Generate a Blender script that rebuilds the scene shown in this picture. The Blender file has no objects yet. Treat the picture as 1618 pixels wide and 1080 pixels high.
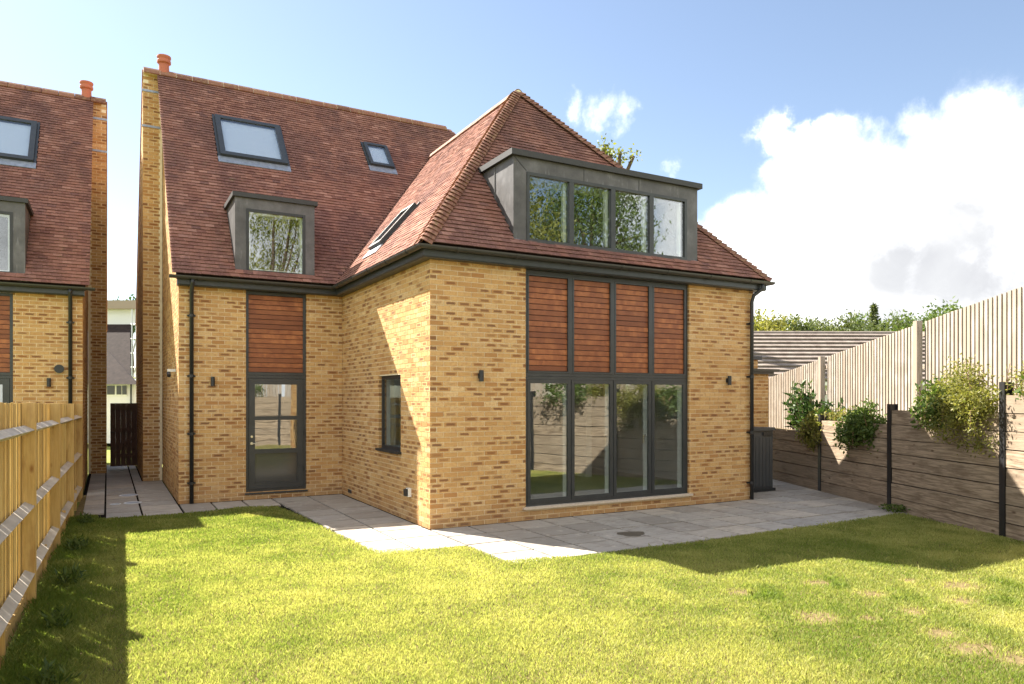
import bpy, math, random
import numpy as np
from mathutils import Vector, Matrix
random.seed(7); rng = np.random.default_rng(7)
R = math.radians
SC = bpy.context.scene
COL = SC.collection

# ------------------------------------------------------------------ camera, sky, sun, exposure
CAM = Vector((-4.124, -9.892, 1.93))
YAW = math.atan2(639, 1150)
cd = bpy.data.cameras.new('camera'); cam = bpy.data.objects.new('camera', cd); COL.objects.link(cam)
cam.location = CAM; cam.rotation_euler = (math.pi / 2, 0, -YAW)
cd.sensor_width = 36; cd.lens = 36 * 1150 / 1618; cd.shift_y = 88 / 1618; cd.clip_end = 2000; cd.clip_start = 0.05
SC.camera = cam
cy = SC.cycles; cy.max_bounces = 8; cy.diffuse_bounces = 3; cy.glossy_bounces = 3; cy.transmission_bounces = 2; cy.transparent_max_bounces = 12; cy.caustics_reflective = False; cy.caustics_refractive = False
SUN_TO = Vector((-0.45, 0.893, 0.99)).normalized()          # towards the sun
sl = bpy.data.lights.new('sun', 'SUN'); sl.energy = 4.6; sl.angle = R(0.5); sl.color = (1.0, 0.93, 0.82)
so = bpy.data.objects.new('sun', sl); COL.objects.link(so)
so.rotation_euler = (-SUN_TO).to_track_quat('-Z', 'Y').to_euler()
vs = SC.view_settings
vs.view_transform = 'Standard'; vs.look = 'None'; vs.gamma = 1.0; vs.use_curve_mapping = False; vs.exposure = 2.15

def cam_dir(x, y):
    F = Vector((math.sin(YAW), math.cos(YAW), 0)); Rt = Vector((math.cos(YAW), -math.sin(YAW), 0))
    return (F + Rt * ((x - 809) / 1150) + Vector((0, 0, 1)) * ((628 - y) / 1150)).normalized()
def px(x, y, t):                                             # point at depth t along the view axis
    F = Vector((math.sin(YAW), math.cos(YAW), 0)); Rt = Vector((math.cos(YAW), -math.sin(YAW), 0))
    return CAM + (F + Rt * ((x - 809) / 1150) + Vector((0, 0, 1)) * ((628 - y) / 1150)) * t

class NT:
    def __init__(s, tree): s.t = tree; s.n = tree.nodes; s.l = tree.links
    def node(s, typ, **kw):
        nd = s.n.new(typ)
        for k, v in kw.items(): setattr(nd, k, v)
        return nd
    def link(s, a, b): s.l.new(a, b)
    def inp(s, nd, key, val):
        if hasattr(val, 'is_linked') or isinstance(val, bpy.types.NodeSocket): s.l.new(val, nd.inputs[key])
        else: nd.inputs[key].default_value = val
    def math(s, op, a, b=0.0, c=0.0, clamp=False):
        nd = s.node('ShaderNodeMath', operation=op, use_clamp=clamp)
        s.inp(nd, 0, a); s.inp(nd, 1, b); s.inp(nd, 2, c); return nd.outputs[0]
    def vmath(s, op, a, b=(0, 0, 0)):
        nd = s.node('ShaderNodeVectorMath', operation=op); s.inp(nd, 0, a); s.inp(nd, 1, b)
        return nd.outputs['Value'] if op in ('DOT_PRODUCT', 'LENGTH', 'DISTANCE') else nd.outputs[0]
    def mix(s, f, a, b, blend='MIX'):
        nd = s.node('ShaderNodeMix', data_type='RGBA', blend_type=blend)
        s.inp(nd, 0, f); s.inp(nd, 6, col4(a)); s.inp(nd, 7, col4(b)); return nd.outputs[2]
    def noise(s, vec, scale, detail=4.0, rough=0.55, out='Fac', dist=0.0):
        nd = s.node('ShaderNodeTexNoise'); nd.inputs['Scale'].default_value = scale
        nd.inputs['Detail'].default_value = detail; nd.inputs['Roughness'].default_value = rough
        nd.inputs['Distortion'].default_value = dist
        if vec is not None: s.l.new(vec, nd.inputs['Vector'])
        return nd.outputs[out]
    def ramp(s, fac, stops, interp='LINEAR'):
        nd = s.node('ShaderNodeValToRGB'); cr = nd.color_ramp; cr.interpolation = interp
        while len(cr.elements) < len(stops): cr.elements.new(0.5)
        for e, (p, c) in zip(cr.elements, stops): e.position = p; e.color = col4(c)
        s.inp(nd, 0, fac); return nd.outputs[0]
    def sstep(s, x, a, b):
        nd = s.node('ShaderNodeMapRange', interpolation_type='SMOOTHSTEP'); s.inp(nd, 0, x)
        nd.inputs[1].default_value = a; nd.inputs[2].default_value = b; return nd.outputs[0]
def col4(c):
    if isinstance(c, (tuple, list)) and len(c) == 3: return (c[0], c[1], c[2], 1.0)
    if isinstance(c, (int, float)): return (c, c, c, 1.0)
    return c

world = bpy.data.worlds.new('World'); SC.world = world; world.use_nodes = True
W = NT(world.node_tree); W.n.clear()
sky = W.node('ShaderNodeTexSky', sky_type='NISHITA', sun_disc=False)
sky.sun_elevation = math.asin(SUN_TO.z); sky.sun_rotation = math.atan2(SUN_TO.x, SUN_TO.y)
sky.air_density = 1.0; sky.dust_density = 0.35; sky.ozone_density = 1.2
SKY_STRENGTH = 0.0505
tc = W.node('ShaderNodeTexCoord'); dirv = tc.outputs['Generated']
sx = W.node('ShaderNodeSeparateXYZ'); W.link(dirv, sx.inputs[0])
# clouds: soft-edged banks, broken up by noise; larger ones added out of view
wob = W.noise(dirv, 5.0, 8, 0.62, 'Color')
wv = W.vmath('SCALE', W.vmath('SUBTRACT', wob, (0.5, 0.5, 0.5))); wv.node.inputs[3].default_value = 0.16
dv = W.vmath('ADD', dirv, wv)
banks = [(1530, 430, 0.155), (1400, 440, 0.13), (1290, 470, 0.11), (1670, 340, 0.105), (1190, 470, 0.085), (1340, 350, 0.075), (1480, 300, 0.07),
         (1590, 215, 0.045), (1530, 185, 0.03), (1430, 215, 0.04), (1340, 235, 0.032), (1290, 300, 0.05), (905, 146, 0.018), (945, 155, 0.024), (985, 170, 0.022), (1085, 258, 0.02), (1222, 226, 0.024), (1270, 240, 0.022)]
banks = [(cam_dir(x, y), r) for x, y, r in banks]
for az, el, r in ((95, 22, .28), (120, 38, .24), (150, 18, .34), (175, 42, .28), (205, 20, .34), (235, 35, .25), (260, 15, .28), (285, 42, .2), (140, 62, .22), (220, 64, .22)):  # unseen banks around and behind the camera, enlarged to add fill light in the shade
    a = R(az) + YAW; banks.append((Vector((math.sin(a) * math.cos(R(el)), math.cos(a) * math.cos(R(el)), math.sin(R(el)))), r))
acc = None
for d, r in banks:
    dist = W.vmath('DISTANCE', dv, tuple(d))
    m = W.math('MULTIPLY', W.math('SUBTRACT', 1.0, W.math('DIVIDE', dist, r * 1.45), clamp=True), min(1.0, .18 + r * 6.3))
    acc = m if acc is None else W.math('MAXIMUM', acc, m)
fb = W.noise(dirv, 9.0, 10, 0.60, dist=0.25)
dens = W.math('ADD', acc, W.math('MULTIPLY', W.math('SUBTRACT', fb, 0.5), 1.25))
dens = W.math('MULTIPLY', dens, W.sstep(acc, 0.0, 0.16))
alpha = W.sstep(dens, 0.0, 0.46)
shade = W.noise(W.vmath('MULTIPLY', dirv, (1, 1, 1.7)), 6.5, 7, 0.55, dist=0.4)
ccol = W.ramp(shade, [(0.30, (0.28, 0.285, 0.30)), (0.48, (0.33, 0.335, 0.345)), (0.60, (0.42, 0.42, 0.425)), (0.75, (0.80, 0.80, 0.80))])
thin = W.mix(W.sstep(dens, 0.35, 0.9), (0.84, 0.84, 0.84), ccol)
hs = W.node('ShaderNodeHueSaturation'); hs.inputs['Saturation'].default_value = 0.90; W.link(sky.outputs[0], hs.inputs['Color'])
skyc = W.mix(1.0, hs.outputs[0], (1.0, 0.985, 0.97), 'MULTIPLY')
bg1 = W.node('ShaderNodeBackground'); W.link(skyc, bg1.inputs[0]); bg1.inputs[1].default_value = SKY_STRENGTH
bg2 = W.node('ShaderNodeBackground'); W.link(thin, bg2.inputs[0]); bg2.inputs[1].default_value = 0.62
mxs = W.node('ShaderNodeMixShader'); W.link(alpha, mxs.inputs[0]); W.link(bg1.outputs[0], mxs.inputs[1]); W.link(bg2.outputs[0], mxs.inputs[2])
wo = W.node('ShaderNodeOutputWorld'); W.link(mxs.outputs[0], wo.inputs[0])

# ------------------------------------------------------------------ materials
MATS = {}
def mat(name, base=None, rough=0.6, metal=0.0, spec=0.5, fn=None):
    m = bpy.data.materials.new(name); m.use_nodes = True; t = NT(m.node_tree)
    b = t.n['Principled BSDF']
    b.inputs['Roughness'].default_value = rough; b.inputs['Metallic'].default_value = metal
    b.inputs['Specular IOR Level'].default_value = spec
    if base is not None: b.inputs['Base Color'].default_value = col4(base)
    if fn: fn(t, b)
    MATS[name] = m; return m
def gpos(t): return t.node('ShaderNodeNewGeometry').outputs['Position']
def objpos(t): return t.node('ShaderNodeTexCoord').outputs['Object']
def piece_rnd(t):                                            # one random number for each piece, loose object or island alike
    a = t.node('ShaderNodeNewGeometry').outputs['Random Per Island']; b = t.node('ShaderNodeObjectInfo').outputs['Random']
    return t.math('FRACT', t.math('ADD', t.math('MULTIPLY', a, 7.31), t.math('MULTIPLY', b, 13.7)))
def bump(t, b, h, strength=0.3, dist=0.01):
    nd = t.node('ShaderNodeBump'); nd.inputs['Strength'].default_value = strength; nd.inputs['Distance'].default_value = dist
    t.link(h, nd.inputs['Height']); t.link(nd.outputs[0], b.inputs['Normal'])
def hash2(t, r, k): return t.math('FRACT', t.math('MULTIPLY', t.math('SINE', t.math('MULTIPLY', r, k)), 437.5))

def f_brick(t, b):
    r = piece_rnd(t); r2 = hash2(t, r, 91.7); r3 = hash2(t, r, 33.3); p = gpos(t)
    uv = t.node('ShaderNodeUVMap').outputs[0]; s = t.node('ShaderNodeSeparateXYZ'); t.link(uv, s.inputs[0])
    base = t.ramp(r, [(0, (0.40, 0.205, 0.072)), (0.25, (0.57, 0.35, 0.137)), (0.55, (0.64, 0.425, 0.19)), (0.8, (0.52, 0.31, 0.12)), (1, (0.67, 0.475, 0.24))])
    n = t.noise(p, 26, 4, 0.6)
    base = t.mix(t.math('MULTIPLY', t.sstep(n, 0.42, 0.68), 0.6), base, (0.43, 0.205, 0.078))
    n2 = t.noise(p, 60, 3, 0.6)
    base = t.mix(t.math('MULTIPLY', t.sstep(t.noise(p, 0.8, 4, 0.6), 0.40, 0.65), 0.35), base, (0.42, 0.25, 0.11))
    # a darker heart burnt into part of the bricks
    du = t.math('ABSOLUTE', t.math('SUBTRACT', s.outputs[0], 0.5)); dw = t.math('ABSOLUTE', t.math('SUBTRACT', s.outputs[1], 0.5))
    e = t.math('MAXIMUM', t.math('MULTIPLY', du, 2.4), t.math('MULTIPLY', dw, 2.9))
    e = t.math('ADD', e, t.math('MULTIPLY', t.math('SUBTRACT', n2, 0.5), 0.9))
    heart = t.sstep(e, 0.95, 0.65)
    amt = t.math('MULTIPLY', heart, t.math('MULTIPLY', t.sstep(r2, 0.44, 0.84), 0.9))
    base = t.mix(amt, base, t.mix(r3, (0.27, 0.115, 0.04), (0.165, 0.08, 0.042)))
    streak = t.math('MULTIPLY', t.sstep(t.noise(uv, 9, 2, 0.5), 0.56, 0.7), t.sstep(r3, 0.5, 0.9))
    base = t.mix(t.math('MULTIPLY', streak, 0.5), base, (0.30, 0.12, 0.04))
    z = t.node('ShaderNodeSeparateXYZ'); t.link(p, z.inputs[0])
    # splash-back dirt low on the wall
    dirt = t.math('MULTIPLY', t.sstep(t.math('ADD', z.outputs[2], t.math('MULTIPLY', t.noise(p, 3, 4), 0.5)), 0.62, 0.2), 0.40)
    base = t.mix(dirt, base, (0.30, 0.19, 0.11))
    t.link(base, b.inputs['Base Color']); bump(t, b, t.noise(p, 130, 4, 0.7), 0.35, 0.004)
mat('brick', rough=0.85, spec=0.25, fn=f_brick)
def f_mortar(t, b):
    p = gpos(t); t.link(t.ramp(t.noise(p, 9, 5), [(0.3, (0.70, 0.59, 0.39)), (0.7, (0.84, 0.74, 0.54))]), b.inputs['Base Color']); bump(t, b, t.noise(p, 200, 2), 0.3, 0.003)
mat('mortar', rough=0.95, spec=0.1, fn=f_mortar)
def f_tile(t, b):
    r = piece_rnd(t); r2 = hash2(t, r, 57.1); p = gpos(t)
    base = t.ramp(r, [(0, (0.165, 0.075, 0.060)), (0.25, (0.24, 0.112, 0.082)), (0.55, (0.285, 0.140, 0.103)), (0.8, (0.20, 0.096, 0.075)), (0.93, (0.37, 0.195, 0.148)), (1, (0.14, 0.070, 0.062))])
    big = t.noise(t.vmath('MULTIPLY', p, (1.3, .8, .55)), 1.1, 6, 0.62)
    base = t.mix(t.math('MULTIPLY', t.sstep(big, 0.42, 0.66), 0.72), base, (0.125, 0.066, 0.060))
    n = t.noise(p, 30, 5, 0.65)
    base = t.mix(t.math('MULTIPLY', t.sstep(n, 0.5, 0.72), 0.5), base, (0.46, 0.27, 0.21))
    base = t.mix(t.math('MULTIPLY', t.sstep(t.noise(p, 7, 4), 0.60, 0.75), t.math('MULTIPLY', r2, 0.5)), base, (0.22, 0.17, 0.09))
    # tail edge of each tile darkened in colour to paint the shadow line between rows
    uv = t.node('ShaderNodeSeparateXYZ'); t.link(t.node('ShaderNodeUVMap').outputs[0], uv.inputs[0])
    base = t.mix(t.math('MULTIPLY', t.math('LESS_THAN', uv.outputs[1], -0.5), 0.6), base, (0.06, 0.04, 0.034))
    t.link(base, b.inputs['Base Color']); bump(t, b, n, 0.4, 0.004)
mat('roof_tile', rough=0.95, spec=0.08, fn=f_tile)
def f_ridge(t, b):
    r = piece_rnd(t); p = gpos(t)
    base = t.ramp(r, [(0, (0.14, 0.06, 0.040)), (0.5, (0.21, 0.092, 0.06)), (1, (0.26, 0.125, 0.082))])
    base = t.mix(t.math('MULTIPLY', t.sstep(t.noise(p, 14, 5), 0.45, 0.7), 0.6), base, (0.30, 0.20, 0.10))
    t.link(base, b.inputs['Base Color']); bump(t, b, t.noise(p, 40, 4), 0.4, 0.004)
mat('ridge_clay', rough=0.8, spec=0.3, fn=f_ridge)
mat('terracotta', (0.42, 0.13, 0.07), rough=0.7)
def f_lead(t, b):
    p = gpos(t); n = t.noise(p, 2.5, 6, 0.6); n2 = t.noise(t.vmath('MULTIPLY', p, (3, 3, .6)), 6, 4, 0.6)
    c = t.ramp(n, [(0.3, (0.066, 0.064, 0.066)), (0.55, (0.105, 0.102, 0.104)), (0.75, (0.165, 0.162, 0.168))])
    c = t.mix(t.math('MULTIPLY', t.sstep(n2, 0.58, 0.75), 0.35), c, (0.30, 0.30, 0.32))
    t.link(c, b.inputs['Base Color']); bump(t, b, n, 0.25, 0.02)
mat('lead_sheet', rough=0.5, metal=0.3, fn=f_lead)
def f_apron(t, b):
    p = gpos(t); t.link(t.ramp(t.noise(p, 12, 4), [(0.3, (0.22, 0.25, 0.30)), (0.7, (0.34, 0.38, 0.45))]), b.inputs['Base Color'])
mat('lead_apron', rough=0.4, metal=0.4, fn=f_apron)
def f_alu(t, b):
    p = gpos(t); t.link(t.ramp(t.noise(p, 6, 5), [(0.3, (0.030, 0.034, 0.037)), (0.7, (0.042, 0.047, 0.050))]), b.inputs['Base Color'])
    t.link(t.ramp(t.noise(p, 25, 4), [(0.3, 0.30), (0.7, 0.46)]), b.inputs['Roughness'])
mat('dark_aluminium', rough=0.38, fn=f_alu)
mat('gutter_metal', (0.042, 0.043, 0.042), rough=0.33)
mat('black_plastic', (0.022, 0.024, 0.026), rough=0.42)
mat('dark_cap', (0.032, 0.032, 0.033), rough=0.55)
mat('white_paint', (0.76, 0.78, 0.76), rough=0.5)
mat('steel', (0.6, 0.58, 0.5), rough=0.3, metal=1.0)
def f_wall_in(t, b):
    t.link(t.ramp(t.noise(gpos(t), 1.5, 3), [(0.3, (0.78, 0.78, 0.76)), (0.7, (0.82, 0.82, 0.80))]), b.inputs['Base Color'])
mat('interior_plaster', rough=0.9, spec=0.1, fn=f_wall_in)
mat('interior_floor', (0.34, 0.33, 0.31), rough=0.4)
mat('cabinet_grey', (0.22, 0.215, 0.20), rough=0.5)
mat('worktop', (0.5, 0.49, 0.47), rough=0.3)
mat('gold', (0.85, 0.55, 0.15), rough=0.25, metal=1.0)
mat('blind', (0.80, 0.84, 0.90), rough=0.9)
def f_sill(t, b):
    t.link(t.ramp(t.noise(gpos(t), 20, 4), [(0.3, (0.50, 0.42, 0.33)), (0.7, (0.62, 0.54, 0.44))]), b.inputs['Base Color'])
mat('sill_stone', rough=0.8, fn=f_sill)
def glass(name, r0, tint):
    m = bpy.data.materials.new(name); m.use_nodes = True; t = NT(m.node_tree); t.n.clear()
    g = t.node('ShaderNodeNewGeometry')
    c = t.math('ABSOLUTE', t.vmath('DOT_PRODUCT', g.outputs['Incoming'], g.outputs['Normal']))
    f = t.math('ADD', t.math('MULTIPLY', t.math('POWER', t.math('SUBTRACT', 1.0, c, clamp=True), 4.0), 1 - r0), r0, clamp=True)
    tr = t.node('ShaderNodeBsdfTransparent'); tr.inputs[0].default_value = col4(tint)
    gl = t.node('ShaderNodeBsdfGlossy'); gl.inputs['Roughness'].default_value = 0.0; gl.inputs[0].default_value = (.95, .97, .97, 1)
    bp = t.node('ShaderNodeBump'); bp.inputs['Strength'].default_value = 0.05; bp.inputs['Distance'].default_value = 0.02
    t.link(t.noise(g.outputs['Position'], 1.6, 1), bp.inputs['Height']); t.link(bp.outputs[0], gl.inputs['Normal'])
    mx = t.node('ShaderNodeMixShader'); t.link(f, mx.inputs[0]); t.link(tr.outputs[0], mx.inputs[1]); t.link(gl.outputs[0], mx.inputs[2])
    o = t.node('ShaderNodeOutputMaterial'); t.link(mx.outputs[0], o.inputs[0]); MATS[name] = m
glass('glass', 0.18, (0.95, 0.98, 0.97))
glass('roof_glass', 0.12, (0.90, 0.93, 0.95))
mat('dark_glass_panel', (0.05, 0.052, 0.05), rough=0.12)
def wood(c0, c1, c2, rough=0.75, along=(1, 1, 1), knots=None, scale=3.0, contrast=0.5, pick='island'):
    def f(t, b):
        r = piece_rnd(t); p = t.node('ShaderNodeTexCoord').outputs['UV']
        pv = t.vmath('MULTIPLY', p, (1.0, 14.0, 1.0))
        off = t.node('ShaderNodeCombineXYZ'); t.link(t.math('MULTIPLY', r, 37.0), off.inputs[0]); t.link(t.math('MULTIPLY', r, 91.0), off.inputs[1])
        q = t.vmath('ADD', pv, off.outputs[0])
        g = t.noise(q, scale, 6, 0.65, dist=0.6)
        c = t.mix(t.sstep(g, 0.35, 0.68), c0, c1)
        c = t.mix(t.math('MULTIPLY', r, contrast), c, c2)
        if knots:
            vo = t.node('ShaderNodeTexVoronoi'); vo.inputs['Scale'].default_value = 2.2
            q2 = t.vmath('ADD', t.vmath('MULTIPLY', p, (1.0, 2.2, 1.0)), off.outputs[0]); t.link(q2, vo.inputs['Vector'])
            c = t.mix(t.math('MULTIPLY', t.sstep(vo.outputs['Distance'], 0.13, 0.03), 0.85), c, knots)
            st = t.noise(t.vmath('ADD', t.vmath('MULTIPLY', p, (.9, 3.0, 1.0)), off.outputs[0]), 1.6, 4, 0.6)
            c = t.mix(t.math('MULTIPLY', t.sstep(st, 0.52, 0.66), 0.4), c, knots)
        t.link(c, b.inputs['Base Color']); bump(t, b, g, 0.35, 0.006)
    return f
mat('cedar', rough=0.55, fn=wood((0.24, 0.072, 0.024), (0.44, 0.16, 0.055), (0.17, 0.05, 0.018), contrast=0.9))
mat('new_softwood', rough=0.8, spec=0.2, fn=wood((0.52, 0.34, 0.12), (0.68, 0.48, 0.20), (0.44, 0.30, 0.12), knots=(0.26, 0.12, 0.04), contrast=0.6))
mat('sawn_rail', rough=0.85, spec=0.2, fn=wood((0.42, 0.38, 0.32), (0.60, 0.54, 0.46), (0.50, 0.44, 0.34), contrast=0.5))
mat('pale_softwood', rough=0.85, spec=0.2, fn=wood((0.25, 0.215, 0.18), (0.40, 0.36, 0.315), (0.29, 0.23, 0.175), contrast=0.8))
mat('sleeper', rough=0.85, spec=0.2, fn=wood((0.165, 0.122, 0.083), (0.41, 0.32, 0.23), (0.245, 0.195, 0.145), knots=(0.085, 0.052, 0.032), scale=2.2, contrast=0.8))
mat('gate_wood', rough=0.6, fn=wood((0.065, 0.027, 0.014), (0.10, 0.042, 0.021), (0.08, 0.033, 0.017)))
mat('concrete_post', (0.55, 0.52, 0.46), rough=0.9, spec=0.2)
def f_slab(t, b):
    r = piece_rnd(t); p = gpos(t)
    c = t.ramp(r, [(0, (0.28, 0.258, 0.228)), (0.4, (0.40, 0.372, 0.332)), (0.7, (0.335, 0.318, 0.292)), (1, (0.46, 0.412, 0.347))])
    off = t.node('ShaderNodeCombineXYZ'); t.link(t.math('MULTIPLY', r, 50.0), off.inputs[0]); pr_ = t.vmath('ADD', p, off.outputs[0])
    n = t.noise(t.vmath('MULTIPLY', pr_, (1.0, 2.6, 1.0)), 3.2, 7, 0.68, dist=1.2); c = t.mix(t.math('MULTIPLY', t.sstep(n, 0.46, 0.62), 0.55), c, (0.20, 0.172, 0.142))
    n3 = t.noise(pr_, 6.5, 6, 0.65); c = t.mix(t.math('MULTIPLY', t.sstep(n3, 0.56, 0.70), 0.5), c, (0.62, 0.56, 0.48))
    t.link(c, b.inputs['Base Color']); t.link(t.ramp(n, [(0.3, 0.8), (0.7, 0.5)]), b.inputs['Roughness'])
    bump(t, b, t.math('ADD', n, t.math('MULTIPLY', t.noise(p, 22, 5, 0.6), 0.4)), 0.45, 0.012)
mat('paving', rough=0.7, spec=0.3, fn=f_slab)
mat('joint_sand', (0.018, 0.016, 0.014), rough=1.0, spec=0.0)
def f_soil(t, b):
    p = gpos(t); n = t.noise(p, 14, 6, 0.7); c = t.ramp(n, [(0.3, (0.10, 0.075, 0.035)), (0.6, (0.20, 0.155, 0.075)), (0.8, (0.34, 0.27, 0.16))])
    t.link(c, b.inputs['Base Color']); bump(t, b, n, 0.8, 0.03)
mat('soil', rough=1.0, spec=0.05, fn=f_soil)
def f_field(t, b):
    p = gpos(t); n = t.noise(p, 0.3, 6, 0.6); t.link(t.ramp(n, [(0.3, (0.13, 0.16, 0.035)), (0.7, (0.24, 0.25, 0.075))]), b.inputs['Base Color'])
mat('field', rough=1.0, spec=0.05, fn=f_field)
def leafmat(name, lo, hi, trans=0.45, rough=0.5):
    m = bpy.data.materials.new(name); m.use_nodes = True; t = NT(m.node_tree); t.n.clear()
    at = t.node('ShaderNodeAttribute', attribute_name='tint'); s = at.outputs['Fac']
    c = t.mix(s, lo, hi)
    d = t.node('ShaderNodeBsdfPrincipled'); d.inputs['Roughness'].default_value = rough; d.inputs['Specular IOR Level'].default_value = 0.3; t.link(c, d.inputs['Base Color'])
    tr = t.node('ShaderNodeBsdfTranslucent'); t.link(t.mix(1.0, c, (1.15, 1.2, 0.7), 'MULTIPLY'), tr.inputs[0])
    mx = t.node('ShaderNodeMixShader'); mx.inputs[0].default_value = trans; t.link(d.outputs[0], mx.inputs[1]); t.link(tr.outputs[0], mx.inputs[2])
    o = t.node('ShaderNodeOutputMaterial'); t.link(mx.outputs[0], o.inputs[0]); MATS[name] = m
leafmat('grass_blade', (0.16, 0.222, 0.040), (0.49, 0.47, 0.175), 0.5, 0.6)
leafmat('leaf_dark', (0.025, 0.055, 0.016), (0.085, 0.14, 0.035), 0.3, 0.4)
leafmat('leaf_mid', (0.045, 0.085, 0.02), (0.15, 0.20, 0.045), 0.4)
leafmat('leaf_yellow', (0.11, 0.13, 0.03), (0.34, 0.31, 0.08), 0.45)
leafmat('leaf_far', (0.05, 0.075, 0.028), (0.16, 0.18, 0.055), 0.4)
leafmat('leaf_willow', (0.08, 0.10, 0.02), (0.30, 0.30, 0.06), 0.45)
mat('bark', rough=0.95, spec=0.1, fn=lambda t, b: (t.link(t.ramp(t.noise(gpos(t), 12, 5), [(0.3, (0.05, 0.036, 0.025)), (0.7, (0.15, 0.115, 0.08))]), b.inputs['Base Color'])))
mat('stem', (0.16, 0.10, 0.05), rough=0.8)
mat('black_steel', (0.014, 0.014, 0.016), rough=0.45)
mat('bin_plastic', (0.055, 0.06, 0.064), rough=0.5)
def f_conc_tile(t, b):
    r = piece_rnd(t); p = gpos(t); n = t.noise(p, 3, 6, 0.65)
    c = t.ramp(n, [(0.3, (0.15, 0.12, 0.105)), (0.7, (0.27, 0.235, 0.205))]); t.link(c, b.inputs['Base Color']); bump(t, b, t.noise(p, 20, 4), 0.4, 0.02)
mat('concrete_tile', rough=0.9, spec=0.15, fn=f_conc_tile)
def f_dark_tile(t, b):
    p = gpos(t); n = t.noise(p, 5, 6, 0.65); t.link(t.ramp(n, [(0.3, (0.018, 0.013, 0.012)), (0.7, (0.045, 0.033, 0.03))]), b.inputs['Base Color'])
mat('dark_tile', rough=0.9, spec=0.15, fn=f_dark_tile)
mat('white_render', (0.72, 0.73, 0.75), rough=0.9)
mat('sheeting', (0.62, 0.64, 0.66), rough=0.6)
mat('galvanised', (0.45, 0.46, 0.47), rough=0.4, metal=0.7)
mat('damp', (0.09, 0.075, 0.055), rough=0.5)
mat('bright_metal', (0.8, 0.82, 0.84), rough=0.45, metal=0.4)
mat('ceramic', (0.7, 0.68, 0.64), rough=0.3)
mat('roof_underlay', (0.04, 0.028, 0.026), rough=1.0, spec=0.05)

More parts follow.
